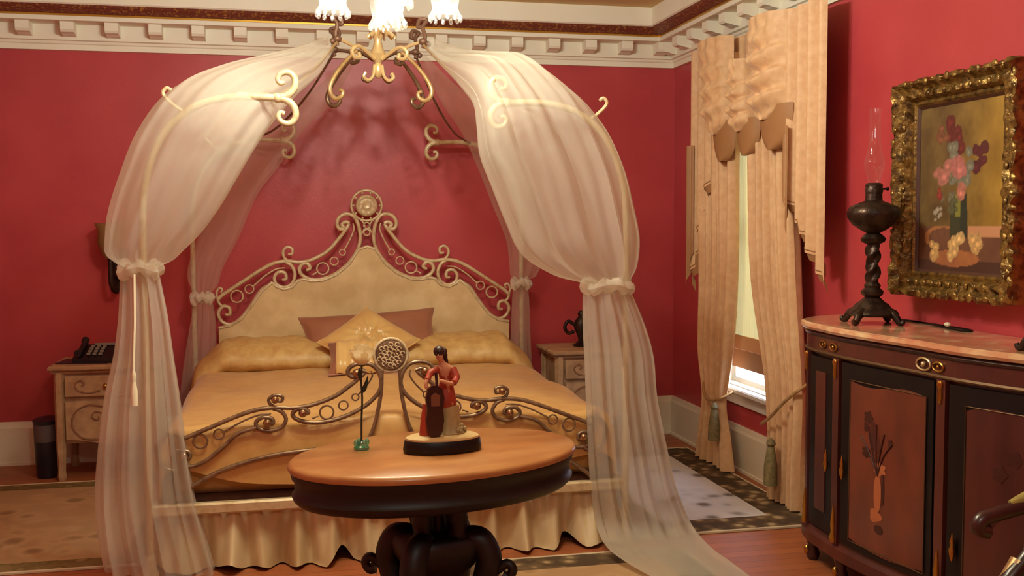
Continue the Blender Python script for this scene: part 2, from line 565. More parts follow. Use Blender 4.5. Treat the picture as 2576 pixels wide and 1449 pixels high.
# pleated shade
sh = thing('pleated_blind', 'pale yellow pleated shade half hidden behind the peach curtains', 'blind', (0, cy, .80))
def shf(u, v):
    y = WY0+.005+(wd-.01)*u; z = .83+(WZ1-.01-.83)*v
    return Vector((-.028-.006*sin(u*2*pi*26), y, z))
MB().grid(shf, 157, 2).build('pleated_panel', M['shade'], sh)
MB().box((-.03, cy, .79), (.014, wd-.01, .085), ch=.004).build('hem', M['shade_hem'], sh, False)
MB().box((-.02, cy, .69), (.012, wd-.01, .115), ch=.003).build('lower_band', M['lining'], sh, False)

# ------------------------------------------------------------------ curtains of the window
def panel(rows, x0, folds, amp, name, mt, parent, nx=90, ph=0.0, thick=.0):
    # rows: (z, yleft(far), yright(near), amp factor)
    Z = [Vector((r[1], r[2], r[0])) for r in rows]; A = [Vector((r[3], 0, 0)) for r in rows]
    c = crom(Z, 6); a = crom(A, 6)
    def fn(u, v):
        i = min(len(c)-1, int(round(v*(len(c)-1))))
        yl, yr, z = c[i]; k = a[i].x
        uu = u+.02*sin(u*17+z*1.3)
        y = yl+(yr-yl)*u
        f = sin(uu*2*pi*folds+ph+.25*sin(z*2.2))
        f = f*abs(f)**-.25 if f != 0 else 0
        return Vector((x0-amp*k*f-.012*sin(u*9+z*.7), y, z))
    return MB().grid(fn, nx, len(c)).build(name, mt, parent)
def yz(px, py, x): p = pix(px, py, x=x); return p.y, p.z
lp = thing('window_curtain', 'far peach damask curtain panel tied back beside the room corner', 'curtain', (-.12, -1.05, .02))
def rows_from(L, x):
    out = []
    for (a, b, py, k, zf) in L:
        y0, z0 = yz(a, py, x); y1, z1 = yz(b, py, x)
        out.append((zf if zf is not None else (z0+z1)/2, y0, y1, k))
    return out
panel(rows_from([(1768, 1852, 200, 1, 2.5), (1768, 1852, 400, 1, None), (1772, 1850, 700, 1, None), (1767, 1840, 880, .9, None),
                 (1774, 1826, 1000, .6, None), (1769, 1834, 1080, .9, None), (1761, 1843, 1152, 1.2, .02)], -.12),
      -.125, 6, .028, 'drape', M['curtain'], lp)
rp = thing('window_curtain', 'near peach damask curtain panel tied back beside the marquetry cabinet', 'curtain', (-.12, -2.0, .02))
panel(rows_from([(1896, 2005, 150, 1, 2.5), (1898, 2004, 400, 1, None), (1904, 2012, 700, 1, None), (1932, 2024, 930, .8, None),
                 (1940, 2026, 1030, .8, None), (1947, 2022, 1150, 1.1, None), (1945, 2021, 1282, 1.3, .02)], -.12),
      -.125, 7, .028, 'drape', M['curtain'], rp, ph=1)
# tie cords and tassels
def tassel(mb, p, h, r):
    mb.lathe([(.004, 0), (r*.5, -.01), (r*.75, -.03), (r*.45, -.045), (r*.6, -.055), (r, -h*.6), (r*1.05, -h), (.002, -h)], p, 12,
             mod=lambda a, q, z: 1+.06*sin(a*6))
def tie(par, pts, tp, h):
    MB().tube(crom([Vector(q) for q in pts], 8), .009, 8).build('tie_cord', M['gold_iron'], par)
    t = MB(); tassel(t, tp, h, .035); t.build('tassel', M['green_tassel'], par)
p0 = pix(1797, 1012, x=-.19)
tie(lp, [(-.02, -.86, .62), (-.12, -.87, .52), (-.17, -.98, .45), (-.185, -1.1, .43), (-.16, -1.18, .45), (-.10, -1.2, .48), (-.05, -1.18, .5)], p0, .23)
p1 = pix(1946, 1105, x=-.21)
tie(rp, [(-.02, -2.24, .78), (-.11, -2.2, .70), (-.185, -2.1, .6), (-.205, -1.95, .48), (-.19, -1.82, .42), (-.12, -1.76, .43), (-.03, -1.75, .45)], p1+Vector((0, .03, -.0)), .25)
# valance: swags with brown lined tails, and the two long cascades
va = thing('window_valance', 'gathered peach swag valance with scalloped brown lining above the window', 'valance', (-.2, -1.5, 1.85))
def swag(yc0, w0, yc1, w1, zt, zb, x, nm, seed, ruff, brown):
    def fn(u, v):
        t = v
        yc = yc0+(yc1-yc0)*t; w_ = w0+(w1-w0)*t
        a = (u-.5)*2
        end = max(0, (t-.8)/.2)
        w2 = w_*sqrt(max(.02, 1-end**2.2*.92))
        y = yc+a*w2
        z = zt+(zb-zt)*t
        d = .125*sqrt(max(0, 1-a*a*.98))*(1-.35*end)
        g = ruff*sin(t*30+seed-(1-abs(a))*3.2)*(1-abs(a))**.5*min(1, t*2.2)*(1-end)
        g2 = .006*sin(a*14+seed)
        return Vector((x-d-g-g2, y, z-.012*abs(a)*sin(t*30)*(1-end)))
    MB().grid(fn, 34, 60).build(nm, M['curtain'], va)
    def fb(u, v):
        a = (u-.5)*2
        yc = yc1; w_ = w1*brown[0]
        y = yc+brown[2]+a*w_*sqrt(max(.03, 1-v**2.6*.95))
        z = zb+.07+(brown[1]-zb-.07)*v
        d = .072*sqrt(max(0, 1-a*a*.97))*(1-.2*v)
        return Vector((x-d, y, z))
    MB().grid(fb, 22, 20).build('brown_tail', M['lining'], va)
swag(-1.13, .20, -1.20, .15, 2.59, 2.03, -.14, 'swag', 0, .022, (1.0, 1.87, -.03))
swag(-1.50, .07, -1.51, .12, 2.42, 2.02, -.13, 'swag', 2, .026, (1.15, 1.885, -.02))
swag(-1.86, .20, -1.86, .18, 2.59, 2.05, -.15, 'swag', 4, .034, (1.0, 1.89, -.04))
def fbk(u, v):
    y = -.72-(2.28-.72)*u
    return Vector((-.10-.012*sin(u*60), y, 2.592-.33*v))
MB().grid(fbk, 160, 3).build('header', M['curtain'], va)
def cascade(y0, y1, zt, zb0, zb1, x, folds, nm, label, origin):
    th = thing('curtain_cascade', label, 'curtain', origin)
    def fn(u, v):
        y = y0+(y1-y0)*u
        st = math.floor(u*5)/5*.6+u*.4
        zb = zb0+(zb1-zb0)*st
        z = zt+(zb-zt)*v
        return Vector((x-.03*sin(u*2*pi*folds), y, z))
    MB().grid(fn, 90, 24).build('drape', M['curtain'], th)
    def fe(u, v):
        p = fn(u, 1); q = fn(u, .985)
        return Vector((p.x-.004+.03*v, p.y, p.z+.02-.06*v+.0*v))
    MB().grid(fe, 90, 3).build('brown_edge', M['lining'], th)
    return th
c1 = cascade(-2.02, -2.40, 2.59, 1.62, 1.20, -.155, 3.5, 'casc', 'wide pleated cascade of peach curtain hanging nearest the oil lamp', (-.15, -2.2, 1.2))
c2 = cascade(-.98, -.70, 2.59, 1.75, 1.10, -.14, 2.5, 'casc', 'narrow pleated cascade of peach curtain hanging beside the room corner', (-.14, -.85, 1.1))
def inner_tail(y0, y1, zt, zb, th, x):
    def fn(u, v):
        return Vector((x-.012*sin(u*9)-.02*u, y0+(y1-y0)*u, zt+(zb+(.22*(1-u))-zt)*v))
    MB().grid(fn, 14, 14).build('brown_lining', M['lining'], th)
inner_tail(-2.0, -2.09, 2.0, 1.45, c1, -.17)
inner_tail(-.76, -.70, 2.0, 1.1, c2, -.16)

# ------------------------------------------------------------------ bed
BX = -2.215
BED = thing('canopy_bed', 'scrolled iron canopy bed with upholstered headboard and four curved corner posts', 'bed', (BX, -1.25, 0))
HY, FY = -.13, -2.38
PXS = (BX-1.06, BX+1.06)
# ---- headboard drawn from the photograph on the plane of the headboard
AX = pix(923, 600, y=HY).x
def hp(zx, zy):
    p = pix(500+zx/3.1415, 440+zy/3.1415, y=HY)
    return (p.x-AX, p.z)
HB = [  # (points, radius)
 ([(150,985),(200,940),(350,842),(500,745),(600,697),(700,682),(800,690),(900,668),(1020,600),(1110,500),(1165,425),(1190,385)], 12),
 ([(1190,385),(1160,372),(1130,392),(1150,425),(1110,425),(1092,380),(1115,330),(1170,308),(1225,330),(1262,400),(1276,500),(1255,590),(1190,690),(1090,775),(980,822),(890,826),(820,795),(795,750),(815,708),(855,700),(880,735),(850,755)], 12),
 ([(690,690),(735,720),(760,790),(735,860),(675,888),(615,865),(598,810),(630,768),(680,775),(690,820),(660,830)], 11),
 ([(600,855),(500,905),(420,1020),(335,1130),(255,1180),(185,1160),(155,1095),(190,1040),(240,1050),(245,1100),(212,1105)], 11),
 ([(705,685),(672,645),(668,600),(700,570),(738,585),(735,625),(705,625)], 9),
 ([(150,985),(140,935),(160,895),(185,905),(175,930)], 8),
 ([(150,985),(165,1020),(200,1045)], 9),
 ([(1150,590),(1195,510),(1225,430),(1218,380)], 5),
 ([(430,880),(520,800),(610,745),(680,735)], 5),
 ([(900,790),(935,770)], 5),
]
RINGS = [((980,740),46,6),((1070,682),31,5),((1135,612),23,5),((302,960),46,6),((400,902),33,5)]
SC = .0026/3.1415*1.0
def lin(pts): return [Vector(hp(*q)+(0,)) for q in pts]
def frame_tubes(parent, names, fx, fz, ymid, mt, rsc, ball=None):
    nm = names
    for pts, r in HB:
        q = crom([Vector((a, b, 0)) for a, b in [hp(*z) for z in pts]], 6)
        for s in (-1, 1):
            path = [Vector((AX0+s*(-fx(p.x)) if False else AX0+s*fx(-p.x)*1.0, ymid, fz(p.y))) for p in q]
            n = len(path)
            rr = [r*.00105*rsc*(1 if k < n-6 else 1-.35*(k-n+6)/6) for k in range(n)]
            MB().tube(path, rr, 8).build(nm, mt, parent)
    for (c, R_, t) in RINGS:
        a, b = hp(*c)
        for s in (-1, 1):
            cc = (AX0+s*fx(-a), ymid, fz(b))
            MB().torus(cc, R_*.00083*rsc, t*.0009*rsc, 'y', 20, 6).build('ring', mt, parent)
AX0 = AX
hbroot = BED
# headboard as one part holding its pieces
hb_poly = [(160,1210),(255,1190),(335,1140),(420,1030),(500,915),(580,850),(610,880),(675,905),(740,885),(785,835),(830,825),(890,838),(980,834),(1090,787),(1190,702),(1262,590),(1330,566)]
left = [hp(*q) for q in hb_poly]
top = [(a, b) for a, b in left]
right = [(-a, b) for a, b in reversed(left[:-1])]
poly = [(left[0][0], .45)]+top+right+[(-left[0][0], .45)]
pm = MB()
pm.prism(poly, lambda a, b, t: Vector((AX+a, t, b)), HY-.018, HY+.03)
headb = pm.build('headboard', M['panel'], BED, smooth=False)
frame_tubes(headb, 'scroll_bar', lambda a: a, lambda z: z, HY-.006, M['iron'], 1.0)
pad = MB()
pad.tube([Vector((AX+a, HY-.014, b)) for a, b in top+right], .011, 8)
pad.build('panel_rim', M['iron'], headb)
# headboard medallion
mc = hp(1330, 242)
med = MB().torus((AX, HY, mc[1]), .099, .008, 'y', 36, 8)
medo = med.build('medallion_ring', M['iron'], headb)
bs = MB()
n0 = len(bs.V)
bs.lathe([(.002, .03), (.02, .034), (.028, .026), (.045, .022), (.056, .03), (.066, .026), (.072, .01), (.072, -.01), (.002, -.012)], (0,0,0), 40,
         mod=lambda a, r, z: 1+(.06*sin(a*8) if .02 < r < .06 else 0))
bs.V = [Vector((AX+p.x, HY-p.z, mc[1]+p.y)) for p in bs.V]
bs.build('medallion_boss', M['iron'], headb)
for k in range(10):
    a = 2*pi*k/10
    b_ = MB().sphere((AX+.085*cos(a), HY, mc[1]+.085*sin(a)), .008, seg=8, rings=5)
    b_.build('bead', M['iron'], headb)
nk = MB()
for zx, zy in ((1330, 400), (1330, 455)):
    a, b = hp(zx, zy); nk.torus((AX, HY-.004, b), .02, .005, 'y', 16, 6)
for s in (-1, 1):
    q = [hp(1330-s*62, 345), hp(1330-s*25, 385), hp(1330-s*20, 420), hp(1330-s*45, 470)]
    nk.tube(crom([Vector((AX+a, HY-.004, b)) for a, b in q], 6), .005, 6)
nk.build('neck_ornament', M['iron'], headb)
for s in (-1, 1):
    lg = MB().box((AX+s*.93, HY, .25), (.045, .04, .5), ch=.006)
    lg.build('headboard_leg', M['iron'], BED, False)
# ---- footboard: the same scroll pattern, lower, with polished balls in the scrolls
FMED = pix(983, 893, y=FY)
AX0 = FMED.x
FZ = lambda z: FMED.z+(z-mc[1])*.60
FX = lambda a: a*.985
foot_root = MB().torus((AX0, FY, FMED.z), .074, .007, 'y', 36, 8).build('footboard', M['iron'], BED)
frame_tubes(foot_root, 'scroll_bar', FX, FZ, FY, M['grey_iron'], .78)
BALLS = [((700,610),.017),((660,815),.019),((850,738),.019),((215,1085),.019),((1140,395),.019)]
for c, r in BALLS:
    a, b = hp(*c)
    for s in (-1, 1):
        MB().sphere((AX0+s*FX(-a), FY-.005, FZ(b)), r, seg=14, rings=9).build('ball', M['ball'], foot_root)
fb = MB()
fb.lathe([(.002, .012), (.062, .012), (.066, .004), (.066, -.01), (.002, -.012)], (0,0,0), 36)
fb.V = [Vector((AX0+p.x, FY-p.z, FMED.z+p.y)) for p in fb.V]
fb.build('medallion_boss', M['grey_iron'], foot_root)
for k in range(26):
    a = 2.4*k; r = .011*sqrt(k+.3)
    q = MB(); t = [Vector((AX0+r*cos(a)+.011*cos(b)*(1-.1*b), FY-.014, FMED.z+r*sin(a)+.011*sin(b)*(1-.1*b))) for b in [i*.7 for i in range(8)]]
    q.tube(t, .0028, 5); q.build('relief_scroll', M['iron'], foot_root)
for s in (-1, 1):      # diagonal braces and uprights under the footboard scrolls
    MB().tube(crom([(AX0+s*.30, FY, .52), (AX0+s*.52, FY, .50), (AX0+s*.72, FY, .45), (AX0+s*.86, FY, .38), (AX0+s*.95, FY, .31)], 6), .010, 8).build('brace', M['grey_iron'], foot_root)
    MB().tube(crom([(AX0+s*.95, FY, .62), (AX0+s*1.0, FY, .55), (AX0+s*.97, FY, .47), (AX0+s*.90, FY, .46), (AX0+s*.89, FY, .52)], 6), .009, 8).build('end_scroll', M['grey_iron'], foot_root)
    MB().tube(crom([(AX0+s*.04, FY, FMED.z-.07), (AX0+s*.05, FY, FMED.z-.2), (AX0+s*.10, FY, .56), (AX0+s*.22, FY, .46), (AX0+s*.33, FY, .40), (AX0+s*.36, FY, .31)], 6), .009, 8).build('upright', M['grey_iron'], foot_root)
fr = MB().box(((PXS[0]+PXS[1])/2, FY, .285), (PXS[1]-PXS[0], .04, .05), ch=.008).build('foot_rail', M['iron'], BED, False)
for x in PXS:
    MB().box((x*.985+BX*.015, (FY+HY)/2, .285), (.035, FY-HY+.0 if False else HY-FY, .05), ch=.006).build('side_rail', M['iron'], BED, False)
# ---- four posts with inward curling arms
def post(x, y, sx):
    p = MB()
    path = [(x, y, 0), (x, y, .5), (x, y, 1.0), (x, y, 1.45), (x+sx*.015, y, 1.68), (x+sx*.09, y, 1.88), (x+sx*.22, y, 2.0), (x+sx*.38, y, 2.045), (x+sx*.55, y, 2.045)]
    p.tube(crom(path, 8), .016, 10)
    p.lathe([(.03, 0), (.034, .02), (.022, .05), (.024, .07), (.017, .1)], (x, y, 0), 16)
    p.sphere((x+sx*.56, y, 2.045), .022, seg=12, rings=7)
    po = p.build('post', M['iron'], BED)
    e = Vector((x+sx*.56, y, 2.045))
    for up in (1, -1):
        c = [(0, 0), (.04, .010*up), (.07, .04*up), (.075, .08*up), (.052, .107*up), (.018, .103*up), (.003, .08*up), (.012, .062*up), (.03, .066*up)]
        q = crom([e+Vector((sx*a, 0, b)) for a, b in c], 6)
        MB().tube(q, [.017*(1-.45*i/len(q)) for i in range(len(q))], 8).build('scroll', M['iron'], po)
    o = MB().tube(crom([(x+sx*.18, y, 1.975), (x+sx*.13, y, 2.01), (x+sx*.095, y, 2.05), (x+sx*.11, y, 2.075), (x+sx*.13, y, 2.065)], 6), .008, 7)
    o.build('outer_curl', M['iron'], po)
    return po
for x, sx in ((PXS[0], 1), (PXS[1], -1)):
    for y in (FY-.02, HY-.04): post(x, y, sx)
# ---- crown over the middle of the bed with ribs running out to the posts
CX, CY, CZ = -2.19, -1.25, 2.40
cr_ = MB()
cr_.lathe([(.005, -.10), (.02, -.09), (.03, -.05), (.018, -.02), (.03, .0), (.045, .03), (.03, .06), (.02, .10), (.03, .13), (.005, .16)], (CX, CY, CZ), 18)
crown = cr_.build('canopy_crown', M['leaf'], BED)
lf = MB()
for k in range(10):
    a = 2*pi*k/10
    pth = [Vector((CX+.02+cos(a)*r, CY+sin(a)*r, CZ+.13+h)) for r, h in ((.0, .025), (.03, .02), (.06, .004), (.075, -.012))]
    lf.tube(crom(pth, 4), [.010]*13, 6, flat=.5)
lf.build('leaf_cap', M['leaf'], crown)
for sx in (-1, 1):
    for sy in (-1, 1):
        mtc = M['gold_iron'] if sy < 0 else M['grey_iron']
        def D(a, b, z): return Vector((CX+sx*a, CY+sy*b, CZ+z))
        c = [D(.02, .02, .0), D(.06, .05, .03), D(.11, .09, .055), D(.145, .11, .03), D(.135, .1, -.005), D(.105, .08, .0), D(.11, .085, .025)]
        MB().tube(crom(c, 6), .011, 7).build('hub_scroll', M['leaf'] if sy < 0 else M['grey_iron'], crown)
        c = [D(.12, .09, .03), D(.17, .12, -.02), D(.23, .16, -.10), D(.265, .18, -.17), D(.262, .18, -.215), D(.235, .165, -.235), D(.205, .15, -.22), D(.20, .15, -.195), D(.22, .16, -.185)]
        q = crom(c, 6)
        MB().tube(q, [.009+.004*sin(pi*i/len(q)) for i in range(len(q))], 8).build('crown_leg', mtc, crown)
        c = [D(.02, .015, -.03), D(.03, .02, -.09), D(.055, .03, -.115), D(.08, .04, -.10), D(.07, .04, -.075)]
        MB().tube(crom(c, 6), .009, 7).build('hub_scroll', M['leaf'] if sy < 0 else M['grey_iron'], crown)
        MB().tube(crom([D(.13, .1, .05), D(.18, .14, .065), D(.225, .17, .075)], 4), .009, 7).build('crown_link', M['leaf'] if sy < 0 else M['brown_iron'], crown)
        f = MB()
        f.tube(crom([D(.225, .17, .04), D(.235, .175, .10), D(.225, .17, .15), D(.245, .18, .185), D(.21, .165, .19), D(.20, .16, .155), D(.22, .17, .15)], 6), .011, 7)
        f.sphere(D(.225, .17, .075), .024, (1, 1, .8), 10, 6)
        f.sphere(D(.25, .185, .06), .016, (1, 1, 1), 8, 6)
        f.build('finial_scroll', M['brown_iron'], crown)
        pxx = PXS[0] if sx < 0 else PXS[1]
        pyy = FY-.02 if sy < 0 else HY-.04
        e = Vector((pxx-sx*.34, pyy, 2.04))
        s0 = D(.225, .17, .06)
        c = [s0, s0.lerp(e, .3)+Vector((0, 0, -.09)), s0.lerp(e, .65)+Vector((0, 0, -.10)), e]
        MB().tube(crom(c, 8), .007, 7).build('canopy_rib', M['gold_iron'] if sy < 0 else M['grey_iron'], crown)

# ---- bedding
BW = .985
mt_ = MB().box((BX, -1.245, .45), (1.93, 2.1, .26), ch=.04)
tag(mt_.build('mattress', M['gold']), 'thick mattress hidden under the gold comforter', 'mattress')
bx_ = MB().box((BX, -1.245, .245), (1.9, 2.13, .14), ch=.01)
tag(bx_.build('box_spring', M['dark_cloth']), 'brown fabric box spring behind the foot rail', 'box spring')
# comforter: draped sheet
def comf(u, v):
    # u across, v head->foot (continues over the foot)
    a = (u-.5)*2
    X = a*1.34; Lw = 2.06
    s = v*Lw
    y0 = -.62; yend = -2.335
    lump = .012*sin(X*5+1)*sin(s*4)+.008*sin(X*11)*sin(s*9+2)
    ax = abs(X); edge = .93
    r = .09
    if ax < edge: px_, dz = ax, 0
    else:
        e = ax-edge; t = min(e/(r*1.57), 1.0)
        px_ = edge+r*sin(t*pi/2); dz = -r*(1-cos(t*pi/2))-max(0, e-r*1.57)
        px_ += .02*max(0, e-.1)*sin(s*14)
    flat = y0-yend
    if s < flat: yy, dz2 = y0-s, 0
    else:
        e = s-flat; t = min(e/(r*1.57), 1)
        yy = yend-r*.35*sin(t*pi/2); dz2 = -r*(1-cos(t*pi/2))-max(0, e-r*1.57)*(1.05-.6*min(1, (a/.7)**2))
    z = .625+lump+dz+dz2+.02*cos(a*pi/2)+.045*max(0, 1-((s-.2)/.5)**2)*0
    if ax > edge: z = max(z, .33)
    return Vector((BX+math.copysign(px_, X), yy, z))
co = MB().grid(comf, 90, 80)
tag(co.build('comforter', M['gold']), 'gold quilted comforter spread over the canopy bed', 'comforter')
# bolster: the spread folded over the pillows at the head of the bed
def bol(u, v):
    a = (v-.5)*2
    x = a*1.06
    th = u*2*pi
    sag = max(0, abs(x)-.86)
    end = max(.05, 1-max(0, (abs(a)-.955)/.045)**2)**.5
    ry, rz = .27*end, .13*end*(1+.02*sin(x*23))
    zc = .685-sag*.9
    return Vector((BX+x+.0, -.43+cos(th)*ry*(1+.04*sin(x*9)), zc+sin(th)*rz*(1 if sin(th) > 0 else .7)+.005*sin(x*40+cos(th)*3)))
tag(MB().grid(bol, 36, 90, True).build('bolster', M['bolster']), 'long gold quilted roll of bedding along the headboard', 'bolster')
# cushions
def cushion(name, W_, H_, T_, loc, rot, mt, label, ruche=False, band=None, pinch=.9):
    th = thing(name, label, 'cushion', loc, local=True, group=None)
    th.rotation_euler = rot
    def side(sg):
        def fn(u, v):
            a, b = (u-.5)*2, (v-.5)*2
            prof = ((1-a**4)*(1-b**4))**.55
            k = 1-.10*(1-abs(a)**2)*(abs(b)**3)-.0
            k2 = 1-.10*(1-abs(b)**2)*(abs(a)**3)
            z = sg*T_*prof
            if ruche:
                r = sqrt(a*a+b*b); an = atan2(b, a)
                z *= .55+.45*min(1, r/.35)
                z += sg*.016*sin(an*13)*max(0, 1-r/.75)*min(1, r/.12)
            return Vector((a*W_*k2, b*H_*k, z))
        return fn
    mb = MB(); mb.grid(side(1), 36, 36)
    n = len(mb.F)
    m2 = MB(); m2.grid(side(-1), 36, 36)
    mb.add(m2.V, [tuple(reversed(q)) for q in m2.F])
    mb.build('cover', mt, th)
    edge = [(-1+2*i/10, -1) for i in range(10)]+[(1, -1+2*i/10) for i in range(10)]+[(1-2*i/10, 1) for i in range(10)]+[(-1, 1-2*i/10) for i in range(10)]
    pts = []
    for a, b in edge:
        k = 1-.10*(1-abs(a)**2)*(abs(b)**3); k2 = 1-.10*(1-abs(b)**2)*(abs(a)**3)
        pts.append(Vector((a*W_*k2, b*H_*k, 0)))
    MB().tube(pts, .006, 6, True).build('piping', mt, th)
    if ruche: MB().sphere((0, 0, T_*.55), .022, (1, 1, .6)).build('button', mt, th)
    if band:
        def fnb(u, v):
            a, b = (u-.5)*2*band, (v-.5)*2
            prof = ((1-a**4)*(1-min(.999, b**4)))**.55
            return Vector((a*W_, b*H_*.97, T_*prof+.008+.006*sin(u*28)))
        MB().grid(fnb, 30, 24).build('gathered_band', M['goldpil'], th)
    return th
q = pix(932, 850, y=-.56)
cushion('lumbar_cushion', .43, .18, .07, (q.x+.005, -.50, .805), (math.radians(52), math.radians(-3), math.radians(2)), M['brownpil'], 'long rose-brown cushion lying behind the gold ruched cushion')
q = pix(928, 862, y=-.66)
th_ = cushion('ruched_cushion', .22, .22, .07, (q.x, -.69, .80), (math.radians(38), 0, 0), M['goldpil'], 'gold satin cushion turned on its corner with a ruched button centre', ruche=True)
th_.rotation_euler = (Matrix.Rotation(math.radians(38), 3, 'X') @ Matrix.Rotation(math.radians(45), 3, 'Z')).to_euler()
q = pix(915, 925, y=-.98)
cushion('small_cushion', .20, .12, .06, (q.x, -.98, .735), (math.radians(42), 0, math.radians(-2)), M['brownpil'], 'small brown cushion with a gathered gold band in front of the ruched cushion', band=.78)
# bed skirt
SK = thing('bed_skirt', 'pleated gold silk skirt hanging under the bed rails', 'bed skirt', (BX, -1.25, 0))
def skirt_run(p0, p1, nrm, n, name, seed):
    L = (p1-p0).length
    rnd = random.Random(seed)
    ph = [rnd.uniform(0, 6.28) for _ in range(6)]
    def fn(u, v):
        d = u*L
        g = sin(d*78+ph[0]+1.3*sin(d*9+ph[1]))*.013*(1-.4*v)
        b = (sin(d*37+ph[2]+1.8*sin(d*6+ph[4]))+.5*sin(d*19+ph[3]))*.046*v**1.1
        lift = .05*max(0, sin(d*17+ph[3]+sin(d*5)))**4+.015*sin(d*37+ph[2])
        z = .275-(.268-lift)*v
        z = max(z, .008)
        return p0+(p1-p0)*u+nrm*(g+b+.05*v*v)+Vector((0, 0, z))
    MB().grid(fn, n, 16).build(name, M['skirt'], SK)
x0, x1 = PXS[0]+.03, PXS[1]-.03
skirt_run(Vector((x0, FY+.035, 0)), Vector((x1, FY+.035, 0)), Vector((0, -1, 0)), 560, 'front_panel', 1)
skirt_run(Vector((x1-.015, FY+.03, 0)), Vector((x1-.015, HY-.06, 0)), Vector((1, 0, 0)), 380, 'side_panel', 2)
skirt_run(Vector((x0+.015, HY-.06, 0)), Vector((x0+.015, FY+.03, 0)), Vector((-1, 0, 0)), 380, 'side_panel', 3)

# ------------------------------------------------------------------ sheer bed drapes
def drape(rows, label, mt, k1=9, seed=0, puddle=None, tassel_px=None, base=None):
    # rows: (outer px, inner px, plane y, bulge, pleat)
    E0, E1, BB, PP = [], [], [], []
    for (a, b, y, bl, pl) in rows:
        if isinstance(y, tuple):
            E0.append(pix(a[0], a[1], z=y[1])); E1.append(pix(b[0], b[1], z=y[1]))
        else:
            E0.append(pix(a[0], a[1], y=y)); E1.append(pix(b[0], b[1], y=y))
        BB.append(Vector((bl, pl, 0)))
    NN = 7
    c0, c1, bb = crom(E0, NN), crom(E1, NN), crom(BB, NN)
    n = len(c0)
    mid = [(c0[i]+c1[i])/2 for i in range(n)]
    th = thing('bed_drape', label, 'bed curtain', (mid[-1].x, mid[-1].y, 0))
    rnd = random.Random(seed)
    ph = [rnd.uniform(0, 6.28) for _ in range(6)]
    NU = 120
    v = []
    for i in range(n):
        W_ = (c1[i]-c0[i])/2
        t = mid[min(i+1, n-1)]-mid[max(i-1, 0)]
        N = t.cross(W_)
        N = N.normalized() if N.length > 1e-8 else Vector((0, -1, 0))
        if N.y > 0: N = -N
        if mid[i].z < 1.25: N = Vector((0, -1, 0))
        if i > 0 and N.dot(PN) < 0 and abs(N.y) < .3: N = -N
        PN = N
        bl, pl = bb[i].x, max(0, bb[i].y)
        s = i/n
        for k in range(NU):
            a = 2*pi*k/NU
            m_ = 1-pl*(.5+.5*sin(k1*a+ph[0]+1.2*sin(a*2+s*3+ph[1]))) - .5*pl*(.5+.5*sin((k1*2+1)*a+ph[2]+s*5))
            p = mid[i]+W_*cos(a)*(1-pl*.25*(.5+.5*sin(k1*a*1.0+ph[3])))+N*(bl*sin(a)*m_)
            p.z = max(p.z, .006)
            v.append(p)
    f = []
    for i in range(n-1):
        for k in range(NU):
            f.append((i*NU+k, i*NU+(k+1) % NU, (i+1)*NU+(k+1) % NU, (i+1)*NU+k))
    mb = MB(); mb.add(v, f)
    mb.build('sheer_panel', mt, th)
    # gathered knot at the narrowest ring below the top part
    best = min(range(n//4, n*3//4), key=lambda i: (c1[i]-c0[i]).length)
    kc = mid[best]; kw = (c1[best]-c0[best]).length/2
    kn = MB()
    def kf(u, vv):
        a, b = u*2*pi, vv*2*pi
        R_ = 1+.06*sin(a*7+seed); r_ = .022*(1+.3*sin(a*9+b+seed))
        return kc+Vector((cos(a)*(kw*.96*R_+r_*cos(b)), sin(a)*(bb[best].x*1.05*R_+r_*cos(b)), r_*1.3*sin(b)+.012*sin(a*3)))
    kn.grid(kf, 48, 10, True)
    kn.build('gathered_tie', M['tieknot'], th)
    if tassel_px:
        (tx, ty0, ty1, ty2) = tassel_px
        y = rows[-4][2] if not isinstance(rows[-4][2], tuple) else -2.5
        y = kc.y-bb[best].x-.03
        a, b, c = pix(tx, ty0, y=y), pix(tx-2, ty1, y=y-.09), pix(tx-2, ty2, y=y-.09)
        MB().tube([a, a.lerp(b, .5)+Vector((.003, -.0, 0)), b], .0045, 6).build('tie_cord', M['tassel'], th)
        tb = MB(); tassel(tb, b, (b-c).length, .014); tb.build('tassel', M['tassel'], th)
    return th
Y = -2.40
drape([((812,96),(838,130),-1.45,.025,.1),((738,120),(802,190),-1.65,.05,.15),((640,150),(748,240),-1.92,.10,.15),((525,188),(695,300),-2.20,.15,.12),
       ((418,236),(648,368),-2.37,.17,.12),((345,330),(602,445),-2.40,.17,.12),((300,440),(556,522),-2.40,.17,.12),((272,530),(510,585),Y,.16,.15),
       ((264,595),(465,630),Y,.14,.2),((266,640),(438,655),Y,.11,.3),((305,674),(400,674),Y,.05,.35),((302,695),(404,695),Y,.055,.4),((297,800),(425,800),Y,.075,.45),
       ((284,900),(440,900),Y,.09,.45),((262,1000),(456,1000),Y,.11,.45),((246,1130),(474,1130),Y,.13,.45),((238,1250),(494,1250),Y,.15,.45),((246,1350),(522,1350),Y,.17,.45),
       ((262,1436),(546,1436),Y,.18,.45)],
      'front sheer white bed drape tied to the post beside the telephone nightstand', M['sheer'], 9, 1, tassel_px=(338, 690, 930, 1020))
